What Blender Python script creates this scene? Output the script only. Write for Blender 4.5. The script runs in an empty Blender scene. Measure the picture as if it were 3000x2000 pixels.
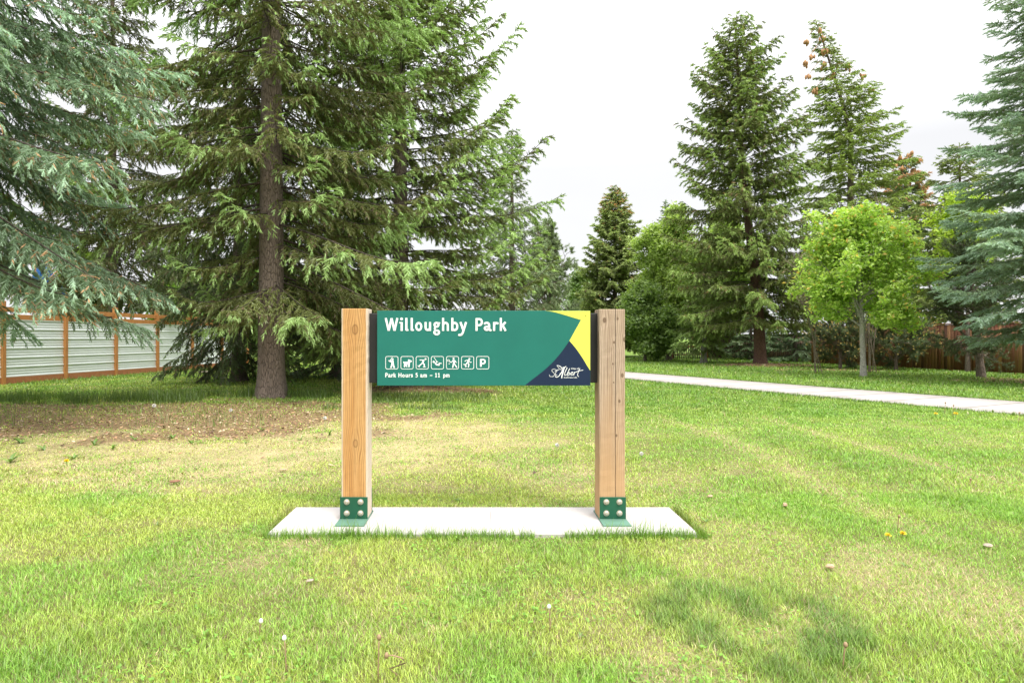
import bpy, math, random
import numpy as np
from mathutils import Vector
C = bpy.context.scene.collection
R = math.radians

# ------------------------------------------------------------ camera, sky, sun, exposure
F, PX, PY, CH = 1900.0, 1410.0, 990.0, 1.30       # focal length and principal point in photo pixels, eye height
cam_d = bpy.data.cameras.new('camera')
cam = bpy.data.objects.new('camera', cam_d); C.objects.link(cam)
cam.location = (0, 0, CH); cam.rotation_euler = (R(90), 0, 0)
cam_d.sensor_width = 36; cam_d.lens = 36 * F / 3000
cam_d.shift_x = (1500 - PX) / 3000; cam_d.shift_y = -(1000 - PY) / 3000
cam_d.clip_start = 0.05; cam_d.clip_end = 3000
bpy.context.scene.camera = cam

SUN_EL, SUN_AZ = R(56), R(150)      # azimuth measured clockwise from +Y (away from the camera)
w = bpy.data.worlds.new('World'); bpy.context.scene.world = w; w.use_nodes = True
nt = w.node_tree; nt.nodes.clear()
def N(t, **k):
    n = nt.nodes.new(t)
    for a, b in k.items(): setattr(n, a, b)
    return n
sky = N('ShaderNodeTexSky', sky_type='NISHITA', sun_disc=False, sun_elevation=SUN_EL, sun_rotation=SUN_AZ)
tc = N('ShaderNodeTexCoord'); sep = N('ShaderNodeSeparateXYZ')
nt.links.new(tc.outputs['Generated'], sep.inputs[0])
mr = N('ShaderNodeMapRange'); mr.inputs['From Min'].default_value = 0.25; mr.inputs['From Max'].default_value = 1.0
mr.inputs['To Min'].default_value = 3.45; mr.inputs['To Max'].default_value = 12.5   # overcast: brighter towards the zenith
nt.links.new(sep.outputs['Z'], mr.inputs['Value'])
mp = N('ShaderNodeMapping'); mp.inputs['Scale'].default_value = (1, 1, 3)
nz = N('ShaderNodeTexNoise'); nz.inputs['Scale'].default_value = 2.2; nz.inputs['Detail'].default_value = 5
nt.links.new(tc.outputs['Generated'], mp.inputs[0]); nt.links.new(mp.outputs[0], nz.inputs['Vector'])
m2 = N('ShaderNodeMapRange'); m2.inputs['From Min'].default_value = .3; m2.inputs['From Max'].default_value = .7
m2.inputs['To Min'].default_value = .97; m2.inputs['To Max'].default_value = 1.05
nt.links.new(nz.outputs['Fac'], m2.inputs['Value'])
mu = N('ShaderNodeMath', operation='MULTIPLY'); nt.links.new(mr.outputs[0], mu.inputs[0]); nt.links.new(m2.outputs[0], mu.inputs[1])
cc = N('ShaderNodeCombineColor')
mb = N('ShaderNodeMath', operation='MULTIPLY'); mb.inputs[1].default_value = 1.015; nt.links.new(mu.outputs[0], mb.inputs[0])
nt.links.new(mu.outputs[0], cc.inputs[0]); nt.links.new(mu.outputs[0], cc.inputs[1]); nt.links.new(mb.outputs[0], cc.inputs[2])
mix = N('ShaderNodeMix', data_type='RGBA'); mix.inputs[0].default_value = 0.97       # cloud cover over the clear sky
nt.links.new(sky.outputs[0], mix.inputs[6]); nt.links.new(cc.outputs[0], mix.inputs[7])
bg = N('ShaderNodeBackground'); bg.inputs['Strength'].default_value = 0.10
nt.links.new(mix.outputs[2], bg.inputs['Color'])
wo = N('ShaderNodeOutputWorld'); nt.links.new(bg.outputs[0], wo.inputs[0])

sl = bpy.data.lights.new('sun', 'SUN'); sl.energy = 1.5; sl.angle = R(24); sl.color = (1, .96, .9)
so = bpy.data.objects.new('sun', sl); C.objects.link(so)
sd = Vector((math.sin(SUN_AZ) * math.cos(SUN_EL), math.cos(SUN_AZ) * math.cos(SUN_EL), math.sin(SUN_EL)))
so.rotation_euler = sd.to_track_quat('Z', 'Y').to_euler(); so.location = (20, -20, 40)
vs = bpy.context.scene.view_settings
vs.view_transform = 'Standard'; vs.look = 'None'; vs.gamma = 1; vs.exposure = 1.5; vs.use_curve_mapping = False
cy = bpy.context.scene.cycles
cy.max_bounces = 6; cy.diffuse_bounces = 3; cy.glossy_bounces = 2; cy.transmission_bounces = 4; cy.transparent_max_bounces = 4

# ------------------------------------------------------------ helpers
def at(px, py, d):
    return Vector(((px - PX) / F * d, d, CH - (py - PY) / F * d))
def gx(px, d): return (px - PX) / F * d
def rng(s): return np.random.default_rng(s)
def hash2(i, j, s):
    h = (i.astype(np.int64) * 374761393 + j.astype(np.int64) * 668265263 + s * 974711) & 0xffffffff
    h = ((h ^ (h >> 13)) * 1274126177) & 0xffffffff
    return ((h ^ (h >> 16)) & 0xffff) / 65535.0
def noise2(x, y, sc, s=0, oct=3):
    x = np.asarray(x, float) / sc; y = np.asarray(y, float) / sc; v = 0; a = .5; tot = 0
    for o in range(oct):
        i = np.floor(x); j = np.floor(y); fx = x - i; fy = y - j
        fx = fx * fx * (3 - 2 * fx); fy = fy * fy * (3 - 2 * fy)
        n = (hash2(i, j, s + o) * (1 - fx) * (1 - fy) + hash2(i + 1, j, s + o) * fx * (1 - fy)
             + hash2(i, j + 1, s + o) * (1 - fx) * fy + hash2(i + 1, j + 1, s + o) * fx * fy)
        v = v + a * n; tot += a; a *= .5; x = x * 2.03; y = y * 2.03
    return v / tot
def sst(a, b, x):
    t = np.clip((np.asarray(x, float) - a) / (b - a), 0, 1); return t * t * (3 - 2 * t)
def nrm(v): return v / np.maximum(np.linalg.norm(v, axis=-1, keepdims=True), 1e-9)

def tag(o, label=None, cat=None, group=None, kind=None):
    if label: o['label'] = label
    if cat: o['category'] = cat
    if group: o['group'] = group
    if kind: o['kind'] = kind
    return o
def empty(name, loc=(0, 0, 0), rz=0):
    o = bpy.data.objects.new(name, None); C.objects.link(o); o.location = loc; o.rotation_euler = (0, 0, rz)
    o.empty_display_size = .1; return o
def link(name, me, mat=None, parent=None):
    o = bpy.data.objects.new(name, me); C.objects.link(o)
    if mat is not None and not me.materials: me.materials.append(mat)
    if parent is not None: o.parent = parent
    return o
def npmesh(name, V, k, mat, parent=None, col=None, smooth=False, faces=None):
    """V (n,3) verts; k verts per face taken in order, or faces (m,k) index array; col (m,3) per face"""
    V = np.ascontiguousarray(V, dtype=np.float32).reshape(-1, 3)
    if faces is None: faces = np.arange(len(V), dtype=np.int32).reshape(-1, k)
    faces = np.ascontiguousarray(faces, dtype=np.int32); m = len(faces); k = faces.shape[1]
    me = bpy.data.meshes.new(name)
    me.vertices.add(len(V)); me.vertices.foreach_set('co', V.ravel())
    me.loops.add(m * k); me.loops.foreach_set('vertex_index', faces.ravel())
    me.polygons.add(m); me.polygons.foreach_set('loop_start', np.arange(0, m * k, k, dtype=np.int32))
    if smooth: me.polygons.foreach_set('use_smooth', np.ones(m, dtype=bool))
    me.update(calc_edges=True)
    if col is not None:
        a = me.attributes.new('tint', 'FLOAT_COLOR', 'FACE')
        c = np.ones((m, 4), np.float32); c[:, :3] = col; a.data.foreach_set('color', c.ravel())
    return link(name, me, mat, parent)

class MB:
    """collects simple solids into one mesh"""
    def __init__(s): s.v = []; s.f = []
    def add(s, v, f):
        b = len(s.v); s.v += [tuple(q) for q in v]; s.f += [tuple(b + i for i in q) for q in f]; return s
    def box(s, x0, x1, y0, y1, z0, z1, b=0.0):
        if b <= 0:
            return s.add([(x0, y0, z0), (x1, y0, z0), (x1, y1, z0), (x0, y1, z0), (x0, y0, z1), (x1, y0, z1), (x1, y1, z1), (x0, y1, z1)],
                         [(0, 3, 2, 1), (4, 5, 6, 7), (0, 1, 5, 4), (1, 2, 6, 5), (2, 3, 7, 6), (3, 0, 4, 7)])
        rings = []
        for z, i in ((z0, b), (z0 + b, 0), (z1 - b, 0), (z1, b)):
            rings.append([(x0 + i, y0 + b + i * 0, z), (x0 + b + i * 0, y0 + i, z), (x1 - b, y0 + i, z), (x1 - i, y0 + b, z),
                          (x1 - i, y1 - b, z), (x1 - b, y1 - i, z), (x0 + b, y1 - i, z), (x0 + i, y1 - b, z)])
        v = [p for r_ in rings for p in r_]; f = [tuple(range(7, -1, -1)), tuple(range(24, 32))]
        for k in range(3):
            for i in range(8): f.append((k * 8 + i, k * 8 + (i + 1) % 8, k * 8 + 8 + (i + 1) % 8, k * 8 + 8 + i))
        return s.add(v, f)
    def tube(s, pts, rad, n=6, cap=True):
        pts = [Vector(p) for p in pts]; rad = rad if hasattr(rad, '__len__') else [rad] * len(pts)
        v = []; f = []; ref = Vector((.31, .17, .93))
        for i, p in enumerate(pts):
            t = (pts[min(i + 1, len(pts) - 1)] - pts[max(i - 1, 0)]).normalized()
            if abs(t.dot(ref)) > .97: rf = Vector((1, 0, 0))
            else: rf = ref
            a = t.cross(rf).normalized(); c = t.cross(a)
            for k in range(n):
                q = 2 * math.pi * k / n; v.append(p + (a * math.cos(q) + c * math.sin(q)) * rad[i])
        for i in range(len(pts) - 1):
            for k in range(n): f.append((i * n + k, i * n + (k + 1) % n, i * n + n + (k + 1) % n, i * n + n + k))
        if cap: f.append(tuple(range(n - 1, -1, -1))); f.append(tuple(range((len(pts) - 1) * n, len(pts) * n)))
        return s.add(v, f)
    def prism(s, pts, y0, y1):
        """outline in x,z given front side; y0 front, y1 back"""
        n = len(pts); v = [(x, y0, z) for x, z in pts] + [(x, y1, z) for x, z in pts]
        f = [tuple(range(n)), tuple(range(2 * n - 1, n - 1, -1))] + [(i, n + i, n + (i + 1) % n, (i + 1) % n) for i in range(n)]
        return s.add(v, f)
    def disc(s, cx, cz, r, y0, y1, n=20):
        return s.prism([(cx + r * math.cos(2 * math.pi * i / n), cz + r * math.sin(2 * math.pi * i / n)) for i in range(n)], y0, y1)
    def build(s, name, mat, parent=None, smooth=False):
        me = bpy.data.meshes.new(name); me.from_pydata(s.v, [], s.f); me.update()
        import bmesh
        b = bmesh.new(); b.from_mesh(me); bmesh.ops.recalc_face_normals(b, faces=b.faces); b.to_mesh(me); b.free()
        if smooth: me.polygons.foreach_set('use_smooth', [True] * len(me.polygons))
        return link(name, me, mat, parent)

# ------------------------------------------------------------ materials
class G:
    def __init__(s, name):
        s.m = bpy.data.materials.new(name); s.m.use_nodes = True; s.t = s.m.node_tree; s.t.nodes.clear()
        s.out = s.t.nodes.new('ShaderNodeOutputMaterial')
    def n(s, t, ins=None, **k):
        x = s.t.nodes.new(t)
        for a, b in k.items(): setattr(x, a, b)
        for a, b in (ins or {}).items():
            if isinstance(b, bpy.types.NodeSocket): s.t.links.new(b, x.inputs[a])
            else: x.inputs[a].default_value = b
        return x
    def math(s, op, a, b=0.0, c=None):
        i = {0: a, 1: b}
        if c is not None: i[2] = c
        return s.n('ShaderNodeMath', i, operation=op).outputs[0]
    def mixc(s, f, a, b, mode='MIX'):
        def c4(q): return q if isinstance(q, bpy.types.NodeSocket) else (*q, 1) if len(q) == 3 else q
        return s.n('ShaderNodeMix', {0: f, 6: c4(a), 7: c4(b)}, data_type='RGBA', blend_type=mode).outputs[2]
    def rampf(s, f, a, b, lo=0., hi=1.):
        return s.n('ShaderNodeMapRange', {'Value': f, 'From Min': a, 'From Max': b, 'To Min': lo, 'To Max': hi}).outputs[0]
    def noise(s, vec, scale, detail=3, rough=.55, dist=0):
        return s.n('ShaderNodeTexNoise', {'Vector': vec, 'Scale': scale, 'Detail': detail, 'Roughness': rough, 'Distortion': dist}).outputs['Fac']
    def obj(s, scale=(1, 1, 1)):
        t = s.n('ShaderNodeTexCoord'); return s.n('ShaderNodeMapping', {'Vector': t.outputs['Object'], 'Scale': scale}).outputs[0]
    def bump(s, h, st=.5, d=.01):
        return s.n('ShaderNodeBump', {'Height': h, 'Strength': st, 'Distance': d}).outputs[0]
    def pbr(s, col, rough=.6, bump=None, metal=0., spec=.5):
        i = {'Base Color': col if isinstance(col, bpy.types.NodeSocket) else (*col, 1), 'Roughness': rough, 'Metallic': metal, 'Specular IOR Level': spec}
        p = s.n('ShaderNodeBsdfPrincipled', i)
        if bump is not None: s.t.links.new(bump, p.inputs['Normal'])
        s.t.links.new(p.outputs[0], s.out.inputs[0]); return s.m

def leaf_mat(name, trans=.3, gloss=.04):
    g = G(name); a = g.n('ShaderNodeAttribute', attribute_name='tint')
    d = g.n('ShaderNodeBsdfDiffuse', {'Color': a.outputs['Color']})
    tcol = g.mixc(1.0, a.outputs['Color'], (1.1, 1.12, .7), 'MULTIPLY')
    t = g.n('ShaderNodeBsdfTranslucent', {'Color': tcol})
    m = g.n('ShaderNodeMixShader', {0: trans, 1: d.outputs[0], 2: t.outputs[0]})
    gl = g.n('ShaderNodeBsdfGlossy', {'Color': (1, 1, 1, 1), 'Roughness': .45})
    m2 = g.n('ShaderNodeMixShader', {0: gloss, 1: m.outputs[0], 2: gl.outputs[0]})
    g.t.links.new(m2.outputs[0], g.out.inputs[0]); return g.m
M_needle = leaf_mat('spruce_needles', .32, .03)
M_leaf = leaf_mat('broad_leaves', .5, .04)
M_grass = leaf_mat('grass_blades', .38, .03)
g = G('leaf_litter'); a = g.n('ShaderNodeAttribute', attribute_name='tint'); M_litter = g.pbr(a.outputs['Color'], .8)

def bark_mat(name, c1, c2, sc=1.0, zs=.25):
    g = G(name); v = g.obj((1, 1, zs))
    n1 = g.noise(v, 14 * sc, 6, .7, .6); n2 = g.noise(v, 60 * sc, 4, .6)
    vo = g.n('ShaderNodeTexVoronoi', {'Vector': v, 'Scale': 26 * sc}, feature='DISTANCE_TO_EDGE').outputs['Distance']
    cr = g.rampf(vo, 0, .12); h = g.math('ADD', g.math('MULTIPLY', n1, .7), g.math('MULTIPLY', cr, .5))
    col = g.mixc(g.rampf(h, .25, .95), c1, c2); col = g.mixc(g.rampf(n2, .35, .7, 0, .35), col, tuple(q * 1.5 for q in c2))
    return g.pbr(col, .9, g.bump(h, .9, .03))
M_bark = bark_mat('spruce_bark', (.035, .025, .018), (.20, .155, .125))
M_bark_red = bark_mat('reddish_bark', (.035, .018, .012), (.15, .085, .06))
M_bark_pale = bark_mat('pale_bark', (.16, .14, .12), (.5, .47, .43), .8, .8)
M_twig = bark_mat('dead_twigs', (.09, .07, .05), (.24, .19, .14))
M_limb = bark_mat('limb_bark', (.022, .016, .012), (.085, .065, .05))
# ------------------------------------------------------------ ground functions (shared by the soil sheet and the blades)
def mulch_f(x, y):
    n = (noise2(x, y, .7, 5, 4) - .5) * 2.4
    e1 = ((x + 6.2) / 4.9) ** 2 + ((y - 10.8) / 2.9) ** 2 + n * 1.0
    a = 1 - sst(.55, 1.25, e1)
    e2 = ((x + 1.9) / 2.3) ** 2 + ((y - 16.3) / 1.5) ** 2 + n
    b = 1 - sst(.6, 1.2, e2)
    e3 = ((x - 13.3) / 2.7) ** 2 + ((y - 30.3) / 1.7) ** 2 + n * .5
    c = 1 - sst(.6, 1.1, e3)
    e4 = ((x - 17.2) / 3.0) ** 2 + ((y - 19.5) / 1.8) ** 2 + n
    e5 = ((x - 14.6) / 2.6) ** 2 + ((y - 26.2) / 1.1) ** 2 + n
    dd = np.maximum(1 - sst(.6, 1.2, e4), 1 - sst(.6, 1.2, e5)) * .8
    return np.maximum(np.maximum(a, b), np.maximum(c, dd))
def dry_f(x, y):
    n = noise2(x, y, .8, 11, 4); n2 = noise2(x, y, .22, 17, 3)
    z = 1 - sst(.35, 1.35, ((x + 2.9) / 4.2) ** 2 + ((y - 8.6) / 3.0) ** 2 + (n - .5) * 1.4)
    p = 1 - sst(.3, 1.2, ((x - 2.35) / .5) ** 2 + ((y - 3.4) / .75) ** 2 + (n - .5) * 1.2)
    q = 1 - sst(.3, 1.2, ((x - 1.5) / .35) ** 2 + ((y - 2.95) / .2) ** 2 + (n - .5) * 1.2)
    s = (1 - sst(.0, .28, np.abs(x - 3.05 - .1 * np.sin(y)))) * .5 + (1 - sst(0, .3, np.abs(x - 4.65 + .06 * np.sin(y * .8)))) * .42
    s = s * sst(3.2, 5, y) + (1 - sst(0, .35, np.abs(x - 6.4))) * .2
    base = sst(.42, .75, n) * .38 + sst(.55, .8, n2) * .22
    far = 1 - sst(9, 14, y) * .7
    edge = (1 - sst(0, .12, np.maximum(np.abs(x - .01) - 1.42, np.abs(y - 4.55) - .36))) * sst(4.7, 4.85, y) * .6
    right = 1 - .45 * sst(1.0, 3.0, x)
    return np.clip(np.maximum.reduce([z * np.clip(.24 + 1.15 * n2 * (.5 + n), 0, 1), p * .5, q * .55, s * far, base * far * right, edge]), 0, 1)
def lush_f(x, y):
    n = (noise2(x, y, .28, 23, 4) - .5) * 2.2
    a = .85 * (1 - sst(-.1, 1.3, ((x - 1.28) / .60) ** 2 + ((y - 3.0) / .58) ** 2 + n * 1.3))
    b = 1 - sst(.4, 1.2, ((x + 1.65) / .55) ** 2 + ((y - 2.65) / .45) ** 2 + n * 1.3)
    c = (1 - sst(.1, .55, np.abs(x - 3.85))) * .34 * sst(4, 6, y)
    d = (1 - sst(.1, .5, np.abs(x - 5.5))) * .25
    e = (1 - sst(.4, 1.2, ((x - 2.4) / .5) ** 2 + ((y - 2.6) / .25) ** 2 + n)) * .7
    return np.clip(sst(.1, .75, noise2(x, y, .16, 29, 2)) * 1.25 * np.maximum.reduce([a, b * .28, c, d, e * .25, sst(8.5, 12, y) * sst(-.3, 1.5, x) * .45]), 0, 1)
def on_concrete(x, y):
    s = (x > -1.42) & (x < 1.44) & (y > 4.235) & (y < 4.885)
    return s | (path_u(x, y)[0] < 1.31)
# the path runs along a gentle polyline (its centre line)
PATH = np.array([(20.5, -9.0), (15.0, 2.4), (10.0, 11.85), (7.55, 16.85), (5.08, 22.3), (2.2, 28.2), (-2.5, 36.5), (-9.0, 47.0)])
def path_u(x, y):
    x = np.asarray(x, float); y = np.asarray(y, float)
    best = np.full(x.shape, 1e9)
    for (ax, ay), (bx, by) in zip(PATH[:-1], PATH[1:]):
        dx, dy = bx - ax, by - ay; l2 = dx * dx + dy * dy
        t = np.clip(((x - ax) * dx + (y - ay) * dy) / l2, 0, 1)
        best = np.minimum(best, np.hypot(x - ax - t * dx, y - ay - t * dy))
    return best, None
def mound(x, y):
    return .0 + .10 * np.exp(-(((x - 13.3) / 2.2) ** 2 + ((y - 30.9) / 1.5) ** 2)) + .07 * np.exp(-(((x + 4.4) / 1.5) ** 2 + ((y - 13.7) / 1.4) ** 2))

# ---- soil and turf sheet to the horizon
xs = np.concatenate([-np.geomspace(26, 900, 22)[::-1], np.arange(-25.8, 25.9, .2), np.geomspace(26, 900, 22)])
ys = np.concatenate([-np.geomspace(4, 900, 22)[::-1], np.arange(-3.8, 45.9, .2), np.geomspace(46, 1200, 22)])
X, Y = np.meshgrid(xs, ys); Z = mound(X, Y) + (noise2(X, Y, 1.2, 41) - .5) * .014
Z = np.where(on_concrete(X, Y), -.02, Z)
V = np.stack([X, Y, Z], -1).reshape(-1, 3); nx, ny = len(xs), len(ys)
ii = (np.arange(ny - 1)[:, None] * nx + np.arange(nx - 1)[None]).ravel()
Fc = np.stack([ii, ii + 1, ii + nx + 1, ii + nx], -1)
mu_, dr_, lu_ = mulch_f(X, Y), dry_f(X, Y), lush_f(X, Y)
thatch = np.array([.30, .27, .12]); green = np.array([.13, .21, .035]); soil = np.array([.235, .165, .092]); straw = np.array([.46, .38, .22])
fr = sst(5, 16, np.hypot(X, Y))[..., None]
base = (thatch * .55) * (1 - fr) + green * fr
cgr = base * (1 - dr_[..., None]) + straw * dr_[..., None]
cgr = cgr * (1 - mu_[..., None]) + soil * mu_[..., None]
gm = G('turf_soil'); a = gm.n('ShaderNodeAttribute', attribute_name='ground_tint'); vv = gm.obj()
n1 = gm.noise(vv, 45, 5, .7); n2 = gm.noise(vv, 7, 4, .6)
col = gm.mixc(1.0, a.outputs['Color'], gm.mixc(n1, (.45, .45, .45), (1.5, 1.5, 1.4)), 'MULTIPLY')
col = gm.mixc(1.0, col, gm.mixc(n2, (.75, .75, .75), (1.25, 1.25, 1.2)), 'MULTIPLY')
M_ground = gm.pbr(col, .95, gm.bump(n1, .8, .02), spec=.15)
go = npmesh('ground', V, 4, M_ground, faces=Fc, smooth=True)
at_ = go.data.attributes.new('ground_tint', 'FLOAT_COLOR', 'POINT')
c4 = np.ones((len(V), 4), np.float32); c4[:, :3] = cgr.reshape(-1, 3); at_.data.foreach_set('color', c4.ravel())
tag(go, kind='structure')

# ---- footpath of concrete
gm = G('path_concrete'); vv = gm.obj(); n1 = gm.noise(vv, 3, 5, .6); n2 = gm.noise(vv, 120, 3, .6)
col = gm.mixc(gm.rampf(n1, .3, .7), (.35, .32, .295), (.45, .415, .39)); col = gm.mixc(gm.rampf(n2, .35, .65, 0, .3), col, (.40, .36, .33))
M_path = gm.pbr(col, .85, gm.bump(n2, .3, .004), spec=.2)
pc = []
for i in range(len(PATH) - 1):
    for t in np.linspace(0, 1, 14, endpoint=False):
        p0, p1, p2, p3 = PATH[max(i - 1, 0)], PATH[i], PATH[i + 1], PATH[min(i + 2, len(PATH) - 1)]
        pc.append(.5 * (2 * p1 + (p2 - p0) * t + (2 * p0 - 5 * p1 + 4 * p2 - p3) * t * t + (3 * p1 - p0 - 3 * p2 + p3) * t ** 3))
pc = np.array(pc); tg = nrm(np.gradient(pc, axis=0)); nn = np.stack([-tg[:, 1], tg[:, 0]], -1)
wig = (noise2(pc[:, 0], pc[:, 1], .8, 3) - .5)[:, None] * .05
L_ = pc + nn * (1.33 + wig); R_ = pc - nn * (1.33 - wig); m = len(pc)
rows = np.stack([np.c_[L_, np.full(m, -.03)], np.c_[L_, np.full(m, .022)], np.c_[R_, np.full(m, .022)], np.c_[R_, np.full(m, -.03)]], 1).reshape(-1, 3)
fc = [(i * 4 + k, i * 4 + 4 + k, i * 4 + 5 + k, i * 4 + 1 + k) for i in range(m - 1) for k in range(3)]
tag(npmesh('footpath', rows, 4, M_path, faces=np.array(fc)), kind='structure')
J = MB()
for i in range(2, m - 2, 3):      # tooled joints across the path
    p, n_, t_ = pc[i], nn[i], tg[i]
    q = [p + n_ * 1.30 - t_ * .016, p + n_ * 1.30 + t_ * .016, p - n_ * 1.30 + t_ * .016, p - n_ * 1.30 - t_ * .016]
    J.add([(a_[0], a_[1], .0262) for a_ in q], [(0, 1, 2, 3)])
gm = G('dark_joint'); M_joint = gm.pbr((.25, .22, .2), .9)  # plain darker tone for the path joints and the slab's thin line
jo = J.build('footpath_joint', M_joint); tag(jo, kind='structure')

# ------------------------------------------------------------ grass
def blades(P, h, wd, lean, az, col, bend=.35):
    n = len(P); ca, sa = np.cos(az), np.sin(az)
    fw = np.stack([ca, sa, np.zeros(n)], -1); sd_ = np.stack([-sa, ca, np.zeros(n)], -1) * (wd / 2)[:, None]
    def pt(t): return P + fw * (h * lean * t ** 1.7)[:, None] + np.array([0, 0, 1.]) * (h * t * (1 - bend * lean * t * .5))[:, None]
    a0, a1, a2 = pt(np.zeros(n)), pt(np.full(n, .55)), pt(np.ones(n))
    V = np.stack([a0 - sd_, a0 + sd_, a1 + sd_ * .85, a1 - sd_ * .85, a2], 1)
    b = np.arange(n)[:, None] * 5
    F3 = np.concatenate([b + np.array([[0, 1, 2]]), b + np.array([[0, 2, 3]]), b + np.array([[3, 2, 4]])], 0)
    return V.reshape(-1, 3), F3, np.concatenate([col] * 3, 0)
r = rng(3)
def sample_pts(n_total, d0, d1, power, xmarg=1.12):
    u = r.random(n_total)
    if abs(power - 2) < 1e-6: d = d0 * (d1 / d0) ** u
    else: e = 2 - power; d = (d0 ** e + u * (d1 ** e - d0 ** e)) ** (1 / e)
    lo, hi = (0 - PX) / F * xmarg, (3000 - PX) / F * xmarg
    return (lo + (hi - lo) * r.random(n_total)) * d, d
parts = []
def grass_layer(n, d0, d1, power, w0, hs):
    x, y = sample_pts(n, d0, d1, power)
    mu = mulch_f(x, y); dr = dry_f(x, y); lu = lush_f(x, y); rr = r.random(n)
    back = sst(12.6, 13.4, y + (noise2(x, y, .7, 9) - .5) * 1.2) * (1 - sst(-3.5, -2.6, x))    # uncut turf behind the big tree
    keep = (rr > np.maximum(mu * .86 * (1 - back), dr * .25)) & ~on_concrete(x, y)
    x, y, mu, dr, lu = x[keep], y[keep], mu[keep], dr[keep], lu[keep]; n = len(x)
    big = noise2(x, y, .35, 31, 3)
    h = hs * (.55 + .75 * r.random(n)) * (1 - .42 * dr) * (1 + .75 * lu) * (.5 + 1.0 * big)
    wd = w0 * np.maximum(1, y / 3.4) * (.7 + .6 * r.random(n)); h = h * np.maximum(1, (y / 9) ** .35)
    g1 = np.array([.285, .49, .072]); g2 = np.array([.085, .215, .035]); st = np.array([.56, .46, .27]); yl = np.array([.46, .57, .115])
    t = noise2(x, y, .6, 51, 3)[:, None]; ty = sst(.30, .62, t) * (1 - .55 * sst(.5, 2.5, x)[:, None]); c = yl * ty + g1 * (1 - ty)
    lu2 = np.minimum(1, lu[:, None] * .72); c = c * (1 - lu2) + g2 * lu2
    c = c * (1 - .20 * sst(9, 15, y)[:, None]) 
    isd = (r.random(n) < (.03 + .58 * dr) * (1 - .85 * np.minimum(1, lu * 2)))[:, None]; c = np.where(isd, st * (.75 + .5 * r.random((n, 1))), c)
    c = c * (.5 + .95 * r.random((n, 1)) ** 1.2) * (1 + (r.random((n, 3)) - .5) * .14)
    lean = .25 + .85 * r.random(n) + dr * .5
    P = np.stack([x, y, mound(x, y) - .004], -1)
    parts.append(blades(P, h, wd, lean, r.random(n) * 6.283, c))
grass_layer(300000, 2.15, 5.4, 1.0, .0027, .031)
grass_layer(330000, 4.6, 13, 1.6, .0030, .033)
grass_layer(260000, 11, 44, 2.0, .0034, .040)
# overhanging fringe along the front edge of the slab and the uncut tufts
def fringe(x, y, hs, ws, lean=(.1, .8), dark=0., c0=(.17, .32, .04)):
    n = len(x); h = hs * (.5 + .8 * r.random(n)); c = np.array(c0) * (.65 + .7 * r.random((n, 1))) * (1 - dark)
    parts.append(blades(np.stack([x, y, mound(x, y) - .004], -1), h, ws * (.7 + .6 * r.random(n)), lean[0] + (lean[1] - lean[0]) * r.random(n), r.random(n) * 6.283, c))
n = 2600; xf = r.uniform(-1.42, 1.46, n); xf = xf[noise2(xf, xf * 0, .12, 77) > .36]; fringe(xf, 4.225 - np.abs(r.normal(0, .03, len(xf))), .080, .0030, c0=(.20, .36, .05))
for cx in (-.87, .93, -.8, 1.02, 1.2): n = 45; fringe(r.normal(cx, .1, n), 4.222 - np.abs(r.normal(0, .03, n)), .125, .004)
n = 900; fringe(r.uniform(-1.42, 1.44, n), 4.895 + np.abs(r.normal(0, .02, n)), .04, .003, c0=(.3, .3, .1))
n = 500; fringe(-1.425 - np.abs(r.normal(0, .02, n)), r.uniform(4.2, 4.9, n), .04, .003, c0=(.25, .27, .07))
n = 700; fringe(1.445 + np.abs(r.normal(0, .02, n)), r.uniform(4.2, 4.9, n), .05, .003, c0=(.2, .27, .05))
# long uncut grass behind and beside the big trunk
n = 9000; x = r.uniform(-12.5, -3.2, n); y = 13.0 + np.abs(r.normal(0, .8, n)) + (noise2(x, x * 0, 1.0, 71) - .5) * 1.2
k = noise2(x, y, .6, 61) > .40; fringe(x[k], y[k], .22, .008, (.1, .7), 0, (.10, .17, .03))
n = 5000; x = r.uniform(-2.9, .2, n); y = r.uniform(11.6, 15.2, n); k = noise2(x, y, .9, 62) > .44; fringe(x[k], y[k], .11, .009, (.1, .8), 0, (.13, .20, .04))
n = 1500; x = r.uniform(-8.5, -3.2, n); y = r.uniform(9.3, 13.0, n); k = noise2(x, y, .5, 63) > .52; fringe(x[k], y[k], .16, .006, (.1, .9), 0, (.15, .24, .05))
n = 1800; x = r.uniform(-12, -10.5, n) - (28 - (y0 := r.uniform(18, 29, n))) * .18; fringe(x + .35, y0, .12, .014, (.1, .7), 0, (.16, .27, .04))
# blades overhanging both edges of the path
for s in (1, -1):
    n = 7000; i = r.integers(20, m - 15, n); f_ = r.random(n)[:, None]; pp = pc[i] * (1 - f_) + pc[np.minimum(i + 1, m - 1)] * f_
    pp = pp + nn[i] * s * (1.33 + np.abs(r.normal(0, .05, n)))[:, None]; fringe(pp[:, 0], pp[:, 1], .07, .010, (.1, .9), 0, (.15, .24, .04))
Vg = np.concatenate([p[0] for p in parts]); off = 0; Fg = []
for p in parts: Fg.append(p[1] + off); off += len(p[0])
go = npmesh('grass', Vg, 3, M_grass, faces=np.concatenate(Fg), col=np.concatenate([p[2] for p in parts]))
tag(go, 'short mown green grass with straw coloured dry patches across the lawn', 'grass', kind='stuff')
del parts, Vg, Fg

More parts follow.
